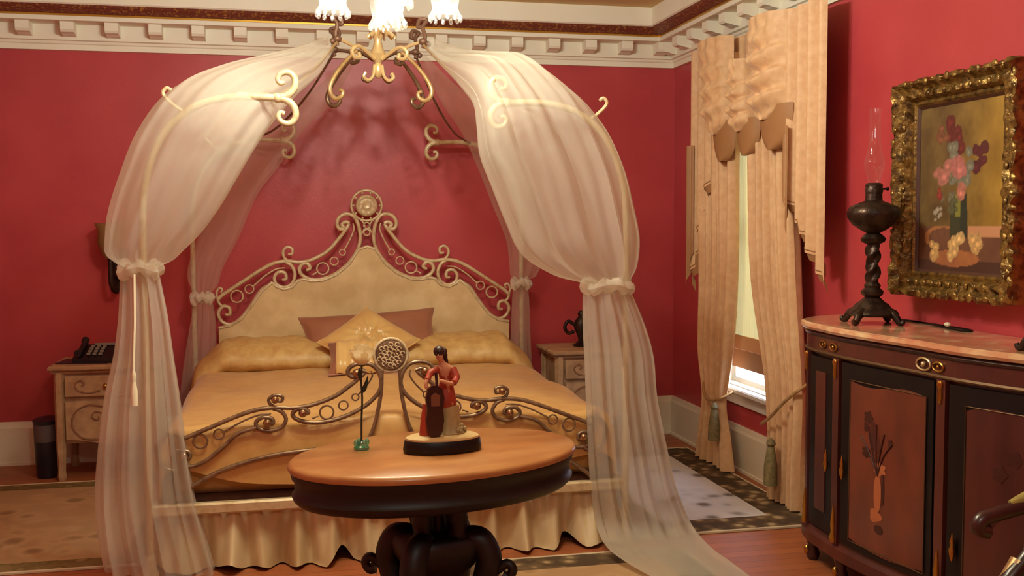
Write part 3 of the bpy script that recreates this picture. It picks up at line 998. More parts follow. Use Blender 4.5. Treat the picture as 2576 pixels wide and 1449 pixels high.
drape([((1095,98),(1075,128),-1.45,.025,.1),((1170,128),(1112,168),-1.65,.05,.2),((1262,165),(1152,208),-1.98,.12,.2),((1370,195),(1188,255),-2.28,.18,.22),
       ((1465,256),(1199,320),-2.38,.2,.26),((1530,325),(1207,392),-2.40,.19,.3),((1575,420),(1237,472),-2.40,.18,.34),((1600,520),(1272,560),Y,.16,.36),
       ((1614,600),(1312,640),Y,.15,.38),((1606,670),(1392,692),Y,.11,.4),((1584,714),(1468,714),Y,.055,.4),((1592,738),(1466,738),Y,.06,.42),((1626,820),(1466,820),Y,.08,.45),
       ((1648,900),(1470,900),Y,.09,.45),((1657,1000),(1474,1000),Y,.10,.45),((1682,1130),(1480,1130),Y,.12,.45),((1706,1230),(1486,1230),Y,.14,.45),((1745,1320),(1500,1320),-2.42,.16,.45),
       ((1790,1375),(1525,1375),('z', .07),.10,.4),((1840,1412),(1575,1415),('z', .045),.05,.4),((1890,1450),(1640,1452),('z', .03),.03,.4)],
      'front sheer white bed drape trailing onto the floor toward the marquetry cabinet', M['sheer'], 9, 5)
Yr = -.24
drape([((1072,140),(1058,160),-1.0,.02,.1),((1150,215),(1112,260),-.72,.04,.2),((1230,270),(1162,335),-.45,.06,.25),((1300,360),(1205,430),-.28,.07,.3),
       ((1345,470),(1240,520),Yr,.08,.3),((1366,580),(1272,600),Yr,.09,.3),((1372,640),(1280,650),Yr,.08,.3),((1352,692),(1284,692),Yr,.06,.35),((1330,708),(1292,708),Yr,.035,.4),
       ((1333,760),(1288,760),Yr,.04,.4),((1338,880),(1283,880),Yr,.05,.4),((1345,1000),(1278,1000),Yr,.06,.4),((1350,1118),(1274,1118),Yr,.06,.4)],
      'rear sheer bed drape tied beside the headboard on the window side', M['sheer2'], 7, 9)
drape([((880,135),(896,155),-1.0,.02,.1),((800,215),(832,260),-.72,.04,.2),((705,280),(762,330),-.45,.06,.25),((625,360),(700,420),-.28,.07,.3),
       ((565,450),(648,490),Yr,.08,.3),((512,560),(602,595),Yr,.09,.3),((476,650),(562,672),Yr,.08,.3),((470,700),(548,716),Yr,.06,.35),((486,745),(530,745),Yr,.035,.4),
       ((481,790),(541,790),Yr,.05,.4),((462,900),(546,900),Yr,.06,.4),((450,1000),(550,1000),Yr,.06,.4),((442,1136),(556,1136),Yr,.06,.4)],
      'rear sheer bed drape tied beside the headboard on the telephone side', M['sheer2'], 7, 13)

# ------------------------------------------------------------------ oval table
TC = Vector((-2.2, -3.555, 0)); TR = math.radians(16.3); TA, TB = .5026, .337
tb = thing('oval_table', 'oval black carved pedestal table with a tan marble top', 'table', TC, TR, local=True)
def ell(prof, seg=72, mod=None):
    v = []; f = []
    for (ins, z) in prof:
        for k in range(seg):
            a = 2*pi*k/seg
            v.append(Vector(((TA-ins)*cos(a), (TB-ins)*sin(a), z)))
    n = len(prof)
    for i in range(n-1):
        for k in range(seg):
            f.append((i*seg+k, i*seg+(k+1) % seg, (i+1)*seg+(k+1) % seg, (i+1)*seg+k))
    f.append(tuple(range(seg-1, -1, -1))); f.append(tuple((n-1)*seg+k for k in range(seg)))
    return MB().add(v, f)
ell([(.02, .722), (.004, .724), (0, .732), (.003, .742), (.012, .75)]).build('marble_top', M['tan_marble'], tb)
ell([(.05, .615), (.03, .618), (.018, .63), (.012, .645), (.022, .655), (.022, .69), (.012, .70), (.008, .722)]).build('apron', M['black_wood'], tb)
cp = MB(); cp.lathe([(.14, .615), (.15, .60), (.13, .58), (.10, .57)], (0, 0, 0), 32, 1.2, 1.0); cp.build('pedestal_plate', M['black_wood'], tb)
for k in range(4):
    a = pi/4+k*pi/2-TR
    x, y = .085*cos(a), .08*sin(a)
    c = MB(); c.lathe([(.034, .455), (.038, .47), (.027, .485), (.032, .51), (.036, .53), (.028, .56), (.036, .575), (.036, .60)], (x, y, 0), 16)
    c.build('column', M['black_wood'], tb)
ce = MB(); ce.lathe([(.02, .16), (.045, .18), (.06, .22), (.03, .26), (.05, .32), (.026, .36), (.03, .42), (.024, .45), (.028, .50), (.022, .55), (.034, .60)], (0, 0, 0), 18)
ce.build('central_column', M['black_wood'], tb)
bl_ = MB(); bl_.lathe([(.03, .24), (.06, .26), (.075, .33), (.11, .36), (.135, .40), (.145, .44), (.14, .46), (.12, .475), (.02, .48)], (0, 0, 0), 36, 1.1, .9, mod=lambda a, r, z: 1+.08*cos(4*a-pi))
bl_.build('pedestal_block', M['black_wood'], tb)
for k in range(4):
    a = pi/4+k*pi/2
    d = Vector((cos(a)*1.1, sin(a)*.85, 0)).normalized()
    prof = crom([Vector(q+(0,)) for q in ((.07, .42), (.11, .452), (.15, .445), (.175, .39), (.165, .34), (.15, .27), (.17, .19), (.23, .12), (.30, .085), (.35, .085), (.385, .06), (.37, .03), (.335, .04))], 6)
    q = MB()
    q.tube([d*p.x+Vector((0, 0, p.y)) for p in prof], [.047-.014*i/len(prof) for i in range(len(prof))], 10)
    q.tube([d*.355+Vector((0, 0, .03)), d*.355], .03, 10)
    lo = q.build('scroll_leg', M['black_wood'], tb)
    e = MB(); e.tube(crom([d*r_+Vector((0, 0, z)) for r_, z in ((.15, .33), (.20, .35), (.235, .375), (.255, .355), (.24, .33), (.22, .335))], 5), .016, 8)
    e.build('leg_scroll', M['black_wood'], lo)
# things on the table
fg = thing('figurine', 'painted figurine of person in red dress beside dark instrument on oval base', 'figurine', (-2.185, -3.575, .75), math.radians(4), local=True)
b1 = MB(); b1.lathe([(.118, 0), (.131, .004), (.133, .012), (.128, .04), (.124, .044)], (0, 0, 0), 48, 1, .55); b1.build('dark_base', M['ebony'], fg)
b2 = MB(); b2.lathe([(.124, .044), (.124, .05), (.112, .056), (.01, .058)], (0, 0, 0), 48, 1, .55); b2.build('cream_ground', M['cream_base'], fg)
def skinned(name, joints, edges, mt, parent):
    me = bpy.data.meshes.new(name)
    me.from_pydata([j[0] for j in joints], edges, [])
    o = bpy.data.objects.new(name, me); COL.objects.link(o)
    me.materials.append(mt)
    o.parent = parent
    md = o.modifiers.new('skin', 'SKIN')
    md.use_smooth_shade = True
    for i, j in enumerate(joints):
        r = j[1] if isinstance(j[1], tuple) else (j[1], j[1])
        me.skin_vertices[0].data[i].radius = r
    me.skin_vertices[0].data[0].use_root = True
    sd = o.modifiers.new('sub', 'SUBSURF'); sd.levels = 2; sd.render_levels = 2
    return o
J = [((.022, .01, .19), (.026, .020)), ((.018, .012, .235), (.019, .016)), ((.012, .012, .275), (.024, .017)), ((.0, .006, .298), .008), ((-.012, -.002, .325), .017),
     ((.034, .002, .272), .010), ((.042, -.02, .235), .009), ((.02, -.045, .23), .0075), ((-.02, -.048, .245), .006),
     ((-.016, .0, .27), .010), ((-.045, -.018, .262), .009), ((-.062, -.035, .235), .0075), ((-.06, -.042, .215), .006),
     ((.030, .006, .13), .018), ((.034, .004, .065), .014), ((.008, .008, .13), .018), ((-.004, .0, .065), .014)]
Ed = [(0,1),(1,2),(2,3),(3,4),(2,5),(5,6),(6,7),(7,8),(2,9),(9,10),(10,11),(11,12),(0,13),(13,14),(0,15),(15,16)]
bod = skinned('body', J, Ed, M['skin'], fg)
hr = MB(); hr.sphere((-.008, .006, .333), .020, (1, 1, .95)); hr.sphere((.010, .014, .332), .012); hr.tube(crom([(-.004, .018, .335), (.012, .024, .315), (.018, .024, .29)], 4), [.014]*5+[.010]*4, 8); hr.build('hair', M['hair'], fg)
MB().sphere((-.0165, -.0195, .322), .0035, (.8, 1, 1.3), 8, 5).build('nose', M['skin'], fg)
for ex in (-.023, -.0105): MB().sphere((ex, -.0165, .3275), .0022, seg=8, rings=5).build('eye', M['hair'], fg)
MB().sphere((-.0165, -.0175, .3155), .003, (1.3, .6, .5), 8, 5).build('mouth', M['red_dress'], fg)
dr = MB()
dr.lathe([(.022, .262), (.027, .278), (.024, .25), (.021, .235), (.027, .205), (.034, .175), (.036, .15), (.030, .145)], (.016, .012, 0), 24, 1.0, .8)
dr.tube(crom([(.036, .002, .274), (.044, -.015, .245), (.03, -.042, .233)], 4), [.014]*5+[.011]*4, 8)
dr.tube(crom([(-.014, .002, .272), (-.042, -.014, .264), (-.055, -.03, .245)], 4), [.013]*5+[.010]*4, 8)
dr.build('red_bodice', M['red_dress'], fg)
ds = MB(); ds.lathe([(.034, .152), (.036, .12), (.038, .09), (.044, .07), (.052, .058), (.01, .056)], (.026, .012, 0), 36, 1, .8, mod=lambda a, r, z: 1+.06*sin(a*9)*(1 if z < .1 else .4))
ds.build('pale_skirt', M['pale_green'], fg)
rs = MB(); rs.lathe([(.012, .16), (.02, .12), (.024, .08), (.026, .058), (.004, .056)], (-.052, .0, 0), 20); rs.build('red_drapery', M['red_dress'], fg)
cl = MB()
prof = [(-.013, .058), (-.022, .075), (-.027, .11), (-.024, .15), (-.028, .185), (-.022, .215), (-.008, .228), (.008, .228), (.022, .215), (.028, .185), (.024, .15), (.027, .11), (.022, .075), (.013, .058)]
cl.prism(prof, lambda a, b, t: Vector((-.034+a*1.1, -.048+t-.03*(b-.06), b)), 0, .02)
clo = cl.build('instrument', M['cello'], fg, False)
MB().prism([(-.013, .16), (-.014, .195), (0, .205), (.014, .195), (.013, .16)], lambda a, b, t: Vector((-.034+a*1.1, -.05+t-.03*(b-.06), b)), -.001, .004).build('instrument_panel', M['cello_panel'], clo, False)
MB().tube([(-.027, -.05, .22), (-.03, -.045, .27)], .005, 6).build('instrument_neck', M['cello'], clo)
fl = MB()
for k in range(14):
    rr = random.Random(k)
    fl.sphere((.055+rr.uniform(-.02, .03), rr.uniform(-.03, .02), .062+rr.uniform(0, .022)), rr.uniform(.006, .010), seg=7, rings=5)
fl.build('flowers', M['pale_green'], fg)
ro = thing('rose_ornament', 'single cream rose on a dark stem in a small teal glass base', 'ornament', (-2.447, -3.49, .75), local=True)
bs_ = MB()
bs_.lathe([(.022, 0), (.026, .003), (.026, .008), (.016, .012), (.010, .02), (.007, .03)], (0, 0, 0), 20)
for k in range(4):
    a = k*pi/2+.4
    bs_.sphere((.02*cos(a), .02*sin(a), .022), .009, (1, 1, 1.5), 8, 5)
bs_.build('glass_base', M['teal'], ro)
MB().tube(crom([(0, 0, .01), (.001, 0, .1), (.004, 0, .17), (.001, 0, .24), (.004, -.004, .285)], 6), .0035, 7).build('stem', M['stem'], ro)
lv = MB()
lv.tube(crom([(.003, 0, .19), (.015, -.004, .215), (.024, -.006, .25)], 4), [.002, .006, .008, .008, .007, .006, .005, .003, .001], 8, flat=.3)
lv.tube(crom([(.001, 0, .23), (-.004, .0, .255), (-.004, -.003, .275)], 4), [.002, .004, .005, .006, .006, .005, .004, .003, .001], 8, flat=.4)
lv.sphere((.004, -.004, .286), .013, (1, 1, .5), 10, 6)
lv.build('leaf', M['stem'], ro)
MB().sphere((.004, -.004, .315), .024, (1, 1, 1.25), 14, 9).build('bud', M['rose'], ro)
def petal(rad, h, a0, wid, tilt, mbp, z0):
    def fn(u, v):
        a = a0+(u-.5)*wid
        r = rad*(.35+.65*sin(v*pi*.55))*(1+tilt*v*v)
        return Vector((.004+cos(a)*r, -.004+sin(a)*r, z0+h*v-(abs(u-.5)*2)**2*.012*v))
    mbp.grid(fn, 9, 9)
for ring, (n_, rad, h, tilt) in enumerate(((3, .012, .068, -.45), (4, .021, .070, -.3), (5, .030, .064, -.12), (5, .037, .052, .12))):
    for k in range(n_):
        mbp = MB(); petal(rad, h, 2*pi*k/n_+ring, 2*pi/n_*1.5, tilt, mbp, .287)
        mbp.build('petal', M['rose'], ro)

# ------------------------------------------------------------------ marquetry cabinet
CABP = crom([Vector(p+(0,)) for p in [(-.02,-2.52),(-.16,-2.535),(-.30,-2.60),(-.40,-2.70),(-.445,-2.84),(-.455,-2.98),(-.462,-3.08),(-.452,-3.25),(-.432,-3.42),(-.412,-3.58),(-.405,-3.70),(-.392,-3.80),(-.35,-3.95),(-.31,-4.05),(-.25,-4.17),(-.12,-4.25),(-.02,-4.27)]], 8)
ca = thing('marquetry_cabinet', 'dark serpentine marquetry cabinet with a red marble top and brass mounts', 'cabinet', (-.23, -3.4, 0))
def cn(i):
    t = CABP[min(i+1, len(CABP)-1)]-CABP[max(i-1, 0)]
    n_ = Vector((t.y, -t.x, 0)).normalized()
    return n_ if n_.x < 0 or abs(n_.x) < .3 else -n_
def idx(y): return min(range(len(CABP)), key=lambda i: abs(CABP[i].y-y) + (10 if CABP[i].x > -.2 else 0))
def along(y, off):
    # interpolate plan at y with outward offset
    best = None
    for i in range(len(CABP)-1):
        a, b = CABP[i], CABP[i+1]
        if (a.y-y)*(b.y-y) <= 0 and a.y != b.y:
            t = (y-a.y)/(b.y-a.y)
            p = a.lerp(b, t); d = b-a
            n_ = Vector((d.y, -d.x, 0)).normalized()
            if n_.x > 0: n_ = -n_
            return p+n_*off
    return CABP[-1]
def strip(y0, y1, zlo, zhi, off, th, n=14):
    # curved slab on the cabinet front; zlo/zhi may be functions of u
    mb = MB(); v = []
    zl = zlo if callable(zlo) else (lambda u: zlo)
    zh = zhi if callable(zhi) else (lambda u: zhi)
    for i in range(n+1):
        u = i/n; y = y0+(y1-y0)*u
        a, b = along(y, off), along(y, off-th)
        v += [a+Vector((0, 0, zl(u))), a+Vector((0, 0, zh(u))), b+Vector((0, 0, zh(u))), b+Vector((0, 0, zl(u)))]
    f = []
    for i in range(n):
        for k in range(4):
            f.append((i*4+k, i*4+(k+1) % 4, (i+1)*4+(k+1) % 4, (i+1)*4+k))
    f += [(0, 1, 2, 3), (n*4+3, n*4+2, n*4+1, n*4)]
    return mb.add(v, f)
def plan_solid(off, prof):
    # stacked outline: prof = [(offset,z)...]
    v = []; n = len(CABP)+2
    for (o, z) in prof:
        pts = []
        for i in range(len(CABP)):
            p = CABP[i]+cn(i)*o
            p.x = min(p.x, -.012)
            pts.append(Vector((p.x, p.y, z)))
        a, b = pts[0].copy(), pts[-1].copy()
        a.x = b.x = -.012
        v += [a]+pts+[b]
    f = []
    m_ = len(prof)
    for j in range(m_-1):
        for i in range(n):
            f.append((j*n+i, j*n+(i+1) % n, (j+1)*n+(i+1) % n, (j+1)*n+i))
    f.append(tuple(range(n))); f.append(tuple((m_-1)*n+i for i in range(n-1, -1, -1)))
    return MB().add(v, f)
plan_solid(0, [(-.015, .17), (-.015, 1.04)]).build('carcass', M['dark_wood'], ca, False)
plan_solid(0, [(.0, 1.04), (.02, 1.043), (.028, 1.055), (.026, 1.068), (.012, 1.073)]).build('marble_top', M['red_marble'], ca, False)
plan_solid(0, [(-.01, .10), (.012, .105), (.012, .15), (.0, .165), (-.005, .18)]).build('plinth', M['rosewood'], ca, False)
plan_solid(0, [(-.005, 1.018), (.006, 1.02), (.012, 1.03), (.004, 1.04)]).build('cornice_moulding', M['dark_wood'], ca, False)
plan_solid(0, [(-.006, .945), (.006, .947), (.009, .953), (.004, .96)]).build('frieze_moulding', M['dull_brass'], ca, False)
strip(-2.66, -4.05, .96, 1.018, .0, .015, 40).build('frieze', M['rosewood'], ca, False)
def pilaster(y, w_):
    p = strip(y+w_/2, y-w_/2, .17, .945, .012, .03, 6).build('pilaster', M['rosewood'], ca, False)
    c = along(y, .014)
    h = MB(); h.lathe([(.004, .86), (.011, .88), (.008, .91), (.014, .93), (.009, .942)], (c.x, c.y, 0), 10)
    h.build('brass_capital', M['brass'], p)
    h = MB(); h.lathe([(.014, .175), (.017, .19), (.009, .22), (.012, .25), (.006, .30), (.003, .33)], (c.x, c.y, 0), 10)
    h.build('brass_foot_mount', M['brass'], p)
for y in (-3.085, -3.705): pilaster(y, .045)
pilaster(-2.80, .03)
def escutcheon(y, z, par):
    c = along(y, .022)
    e = MB(); e.lathe([(.002, -.045), (.006, -.035), (.010, -.018), (.012, -.005), (.007, .01), (.009, .025), (.004, .04), (.002, .055)], (c.x, c.y, z), 10)
    e.build('escutcheon', M['brass'], par)
# narrow bay
nb = strip(-2.83, -3.05, .19, .93, .006, .02).build('side_bay', M['ebony'], ca, False)
strip(-2.90, -2.99, .27, .87, .010, .01).build('side_bay_panel', M['rosewood'], nb, False)
escutcheon(-3.03, .50, nb)
# left door: ebonised frame round a marquetry panel, arched top and bottom edges
def bow(z, h): return lambda u: z-h*(u if u < 1 else 1)+.018*sin(u*pi)
d1 = strip(-3.125, -3.665, .185, .935, .008, .022, 24).build('door', M['ebony'], ca, False)
dp = strip(-3.195, -3.625, lambda u: .225-.02*sin(u*pi), lambda u: .868-.012*sin(u*pi*2), .012, .012, 24).build('marquetry_panel', M['veneer'], d1, False)
def bead_path(y0, y1, z0, z1, off, par, r=.003, n=20):
    pts = [along(y0+(y1-y0)*i/n, off)+Vector((0, 0, z1)) for i in range(n+1)]+[along(y1-(y1-y0)*i/n, off)+Vector((0, 0, z0)) for i in range(n+1)]
    MB().tube(pts, r*.7, 6, True).build('brass_fillet', M['dull_brass'], par)
bead_path(-3.192, -3.628, .215, .872, .013, d1)
escutcheon(-3.155, .50, d1)
def inlay(yc, zc, ry, rz, mt, par, nm='inlay_flower', pet=5, rot=0):
    v = []; n = 30
    for k in range(n):
        a = 2*pi*k/n; r = 1-.3*(.5+.5*cos(pet*a))
        v.append(along(yc+ry*r*cos(a+rot), .0135)+Vector((0, 0, zc+rz*r*sin(a+rot))))
    c = along(yc, .0145)+Vector((0, 0, zc))
    MB().add(v+[c], [(k, (k+1) % n, n) for k in range(n)]).build(nm, mt, par, False)
for (yc, zc, a, b, mtn, pt) in ((-3.31,.74,.030,.028,'inlay_dark',5),(-3.30,.70,.02,.02,'inlay_dark',3),(-3.44,.66,.016,.018,'inlay_dark',5),(-3.30,.60,.028,.026,'inlay_dark',6),(-3.36,.64,.035,.035,'rosewood',5),
                             (-3.38,.55,.04,.03,'inlay_light',6),(-3.34,.68,.025,.05,'rosewood',2),(-3.40,.47,.012,.06,'inlay_dark',2),(-3.37,.45,.030,.075,'inlay_light',2),(-3.36,.36,.04,.03,'inlay_light',3),(-3.38,.31,.035,.018,'inlay_dark',2)):
    inlay(yc, zc, a, b, M[mtn], dp, pet=pt)
for k in range(5):
    t = MB(); t.tube(crom([along(-3.37, .014)+Vector((0, 0, .52)), along(-3.36+.02*(k-2), .014)+Vector((0, 0, .6)), along(-3.36+.045*(k-2), .014)+Vector((0, 0, .66+.03*(2-abs(k-2))))], 5), .003, 5)
    t.build('inlay_stem', M['inlay_dark'], dp)
# centre door
d2 = strip(-3.745, -4.10, .185, .935, .008, .022, 20).build('door', M['ebony'], ca, False)
strip(-3.825, -4.07, .22, lambda u: .855+.03*sin(min(1, u*2.2)*pi/2)-.02*u, .012, .012, 20).build('marquetry_panel', M['rosewood'], d2, False)
bead_path(-3.82, -4.075, .21, .87, .013, d2)
escutcheon(-3.785, .36, d2)
for yc, zc in ((-3.95, .66), (-3.92, .50), (-4.0, .72)): inlay(yc, zc, .03, .03, M['inlay_dark'], d2)
# frieze ornaments and feet
for y, s in ((-2.95, .7), (-3.05, .8), (-3.60, 1.1), (-3.68, .8)):
    c = along(y, .006)
    o_ = MB()
    v = []
    for k in range(18):
        a = 2*pi*k/18
        p = along(y+.035*s*cos(a), .006); v.append(p+Vector((0, 0, .988+.02*s*sin(a))))
    o_.tube(v, .004, 6, True); o_.sphere(tuple(c+Vector((0, 0, .988))), .009*s, seg=8, rings=6)
    o_.build('frieze_mount', M['brass'] if s < .9 else M['gold_iron'], ca)
for y in (-2.78, -3.08, -3.71, -4.03):
    c = along(y, -.03)
    ft = MB(); ft.lathe([(.018, 0), (.026, .01), (.03, .03), (.02, .06), (.034, .10), (.03, .105)], (c.x, c.y, 0), 14)
    fo = ft.build('foot', M['dark_wood'], ca)
    g = along(y, -.002)
    MB().sphere((g.x, g.y, .045), .014, (1, 1, 1.6), 8, 6).build('brass_mount', M['brass'], fo)
for y in (-2.62, -4.18):
    MB().box((-.07, y, .05), (.05, .05, .1), ch=.006).build('foot', M['dark_wood'], ca, False)

# ------------------------------------------------------------------ oil lamps on the cabinet
def oil_lamp(loc, label):
    t = thing('oil_lamp', label, 'lamp', loc, local=True, group=None)
    bmo = lambda n_, k: (lambda a, r, z: 1+k*sin(a*n_))
    b = MB()
    b.lathe([(.09, .035), (.105, .045), (.095, .06), (.075, .07), (.065, .085), (.05, .095), (.035, .11), (.022, .12)], (0, 0, 0), 32, mod=bmo(8, .05)); b.build('base', M['bronze'], t)
    for k in range(4):
        a = k*pi/2+.5
        f = MB(); d = Vector((cos(a), sin(a), 0))
        f.tube(crom([d*.07+Vector((0, 0, .055)), d*.105+Vector((0, 0, .04)), d*.125+Vector((0, 0, .015)), d*.14+Vector((0, 0, .012)), d*.145+Vector((0, 0, .025))], 5), [.02-.0006*i for i in range(21)], 8)
        f.sphere(tuple(d*.122+Vector((0, 0, .011))), .011, seg=8, rings=5)
        f.build('scroll_foot', M['bronze'], t)
    s = MB()
    n = 40
    s.lathe([(.03, .115), (.042, .125), (.045, .14), (.03, .155), (.034, .165), (.022, .18)], (0, 0, 0), 20, mod=bmo(6, .06))
    v = []; f = []
    for i in range(n+1):
        z = .175+.17*i/n
        for k in range(18):
            a = 2*pi*k/18; r = .023*(1+.22*cos(3*(a-i*.14)))*(1+.25*abs(sin(i*.16)))
            v.append((cos(a)*r, sin(a)*r, z))
    for i in range(n):
        for k in range(18): f.append((i*18+k, i*18+(k+1) % 18, (i+1)*18+(k+1) % 18, (i+1)*18+k))
    s.add(v, f)
    s.lathe([(.025, .34), (.045, .35), (.05, .365), (.036, .38), (.022, .39)], (0, 0, 0), 20, mod=bmo(6, .08))
    s.build('twisted_stem', M['bronze'], t)
    fo = MB(); fo.lathe([(.022, .385), (.05, .40), (.085, .425), (.105, .455), (.108, .475), (.095, .50), (.06, .515), (.035, .525), (.033, .56)], (0, 0, 0), 32, mod=bmo(12, .03)); fo.build('font', M['bronze'], t)
    g = MB(); g.lathe([(.035, .555), (.038, .575), (.034, .58), (.036, .592), (.026, .60)], (0, 0, 0), 24)
    g.tube([(.03, 0, .575), (.062, 0, .575)], .004, 6); g.sphere((.064, 0, .575), .008, seg=8, rings=5)
    g.build('burner', M['bronze'], t)
    ch = MB(); ch.lathe([(.026, .598), (.028, .62), (.040, .66), (.042, .69), (.030, .73), (.024, .78), (.022, .86), (.023, .915)], (0, 0, 0), 28, cap=False)
    ch.build('glass_chimney', M['chimney'], t)
    return t
LX = pix(2193, 800, x=-.245)
ol = oil_lamp((-.245, LX.y, 1.073), 'dark bronze oil lamp with clear glass chimney standing nearest the window curtain')
oc = oil_lamp((-.215, -4.05, 1.073), 'second dark bronze oil lamp beyond the framed flower painting')
pts = [pix(2246, 803, z=1.077), pix(2320, 806, z=1.077), pix(2382, 812, z=1.077)]
loop = [pix(a, b, z=1.077) for a, b in ((2382, 812), (2410, 805), (2440, 812), (2472, 828), (2440, 833), (2405, 830), (2382, 812))]
def clampx(p): p = p.copy(); p.x = min(p.x, -.03); return p
og = Vector(ol.location)
MB().tube(crom([clampx(p)-og for p in pts], 8)+crom([clampx(p)-og for p in loop], 6), .004, 6).build('power_cord', M['ebony'], ol)
sw = clampx(pix(2424, 820, z=1.077))-og
MB().sphere((sw.x, sw.y, .012), .012, (1, 1.4, .8), 10, 6).build('cord_switch', M['tassel'], ol)

# ------------------------------------------------------------------ framed painting
XO, XC = -.115, -.045
fy0, fz1 = pix(2250, 216, x=XO).y, pix(2250, 216, x=XO).z
fy1 = pix(2562, 140, x=XO).y
fz0 = pix(2250, 735, x=XO).z
cy0 = pix(2318, 270, x=XC).y; cy1 = pix(2531, 240, x=XC).y
cz1 = pix(2318, 275, x=XC).z; cz0 = pix(2318, 678, x=XC).z
pc = thing('framed_painting', 'ornate gilt framed flower still life hanging above the cabinet', 'painting', (-.06, (fy0+fy1)/2, fz0))
def frame_pt(s, t):
    # s in 0..4 around, t 0 outer .. 1 inner
    k = int(s) % 4; u = s-int(s)
    out = [(fy0, fz0), (fy1, fz0), (fy1, fz1), (fy0, fz1)]
    inn = [(cy0, cz0), (cy1, cz0), (cy1, cz1), (cy0, cz1)]
    a, b = out[k], out[(k+1) % 4]; c, d = inn[k], inn[(k+1) % 4]
    o = (a[0]+(b[0]-a[0])*u, a[1]+(b[1]-a[1])*u); i = (c[0]+(d[0]-c[0])*u, c[1]+(d[1]-c[1])*u)
    return o[0]+(i[0]-o[0])*t, o[1]+(i[1]-o[1])*t, u, k
prf = [(0, -.005), (0, -.06), (-.02, -.085), (.03, -.112), (.12, -.118), (.22, -.095), (.34, -.082), (.5, -.09), (.62, -.085), (.72, -.062), (.84, -.066), (.93, -.058), (1.0, XC)]
from mathutils import noise as mn
v = []; f = []; NS = 240
for i in range(NS):
    s = 4*i/NS
    for j, (t, x) in enumerate(prf):
        y, z, u, k = frame_pt(s, max(0, t))
        am = 0
        if 1 < j < 9:
            am = .012*abs(sin(s*2*pi*5.5+j))+.012*mn.noise(Vector((y*22, z*22, j*.7)))
            corner = max(0, 1-min(u, 1-u)/.16)
            am += .012*corner*(1 if 2 < j < 8 else .5)
        yy, zz = y, z
        if j in (1, 2, 3):
            e = .010*sin(s*2*pi*7)+.008*mn.noise(Vector((y*30, z*30, 3)))
            if k == 0: zz -= e
            elif k == 2: zz += e
            elif k == 1: yy -= e
            else: yy += e
        v.append(Vector((x-am, yy, zz)))
n_ = len(prf)
for i in range(NS):
    for j in range(n_-1):
        a = i*n_+j; b = ((i+1) % NS)*n_+j
        f.append((a, b, b+1, a+1))
fm = MB(); fm.add(v, f); fo_ = fm.build('gilt_frame', M['gframe'], pc)
rr = random.Random(3)
for k in range(64):
    s = 4*k/64+.02
    y, z, u, kk = frame_pt(s, .06+.05*(k % 2))
    o_ = MB(); o_.sphere((XO-.006, y, z), rr.uniform(.009, .016), (.45, rr.uniform(.8, 1.7), rr.uniform(.7, 1.5)), 8, 5)
    o_.build('carved_leaf', M['gframe'], fo_)
for k in range(48):
    s = 4*k/48
    y, z, u, kk = frame_pt(s, .5)
    o_ = MB(); o_.sphere((-.095, y, z), rr.uniform(.007, .013), (.6, 1, 1.3), 7, 5); o_.build('carved_bead', M['gframe'], fo_)
ln = MB()
ring = [[frame_pt(k, t) for k in range(4)] for t in (.90, 1.0)]
for k in range(4):
    a, b = frame_pt(k+1e-6, .93), frame_pt(k+.99999, .93); c, d = frame_pt(k+1e-6, 1.03), frame_pt(k+.99999, 1.03)
    ln.add([Vector((-.058, a[0], a[1])), Vector((-.058, b[0], b[1])), Vector((XC-.002, d[0], d[1])), Vector((XC-.002, c[0], c[1]))], [(0, 1, 2, 3)])
ln.build('inner_liner', M['liner'], pc, False)
# the painted canvas (flat print): still life of a vase of flowers
NX_, NZ_ = 96, 128
cv = MB(); cols = []
blobs = []
rb = random.Random(11)
def B(x, y, r, c, n=1, sp=.0):
    for _ in range(n): blobs.append((x+rb.uniform(-sp, sp), y+rb.uniform(-sp, sp), r*rb.uniform(.7, 1.2), c))
# u: 0 far(left) .. 1 near(right), v: 0 bottom .. 1 top
B(.46, .80, .055, (110, 44, 40), 12, .09); B(.72, .66, .05, (92, 36, 40), 8, .06); B(.30, .84, .04, (136, 84, 60), 5, .05)
B(.50, .62, .05, (132, 128, 110), 16, .13); B(.38, .50, .035, (120, 110, 88), 8, .1)
B(.34, .60, .06, (196, 124, 112), 4, .03); B(.48, .61, .07, (202, 122, 116), 5, .03); B(.52, .48, .05, (204, 128, 110), 4, .02); B(.22, .58, .04, (186, 118, 104), 2, .02)
B(.26, .47, .035, (150, 60, 50), 3, .02); B(.24, .36, .02, (176, 160, 140), 6, .05); B(.42, .38, .03, (100, 96, 66), 8, .05)
B(.21, .135, .05, (226, 178, 112), 5, .035); B(.44, .145, .05, (230, 184, 120), 7, .05); B(.52, .19, .045, (232, 190, 126), 4, .03); B(.70, .165, .05, (222, 174, 112), 5, .035)
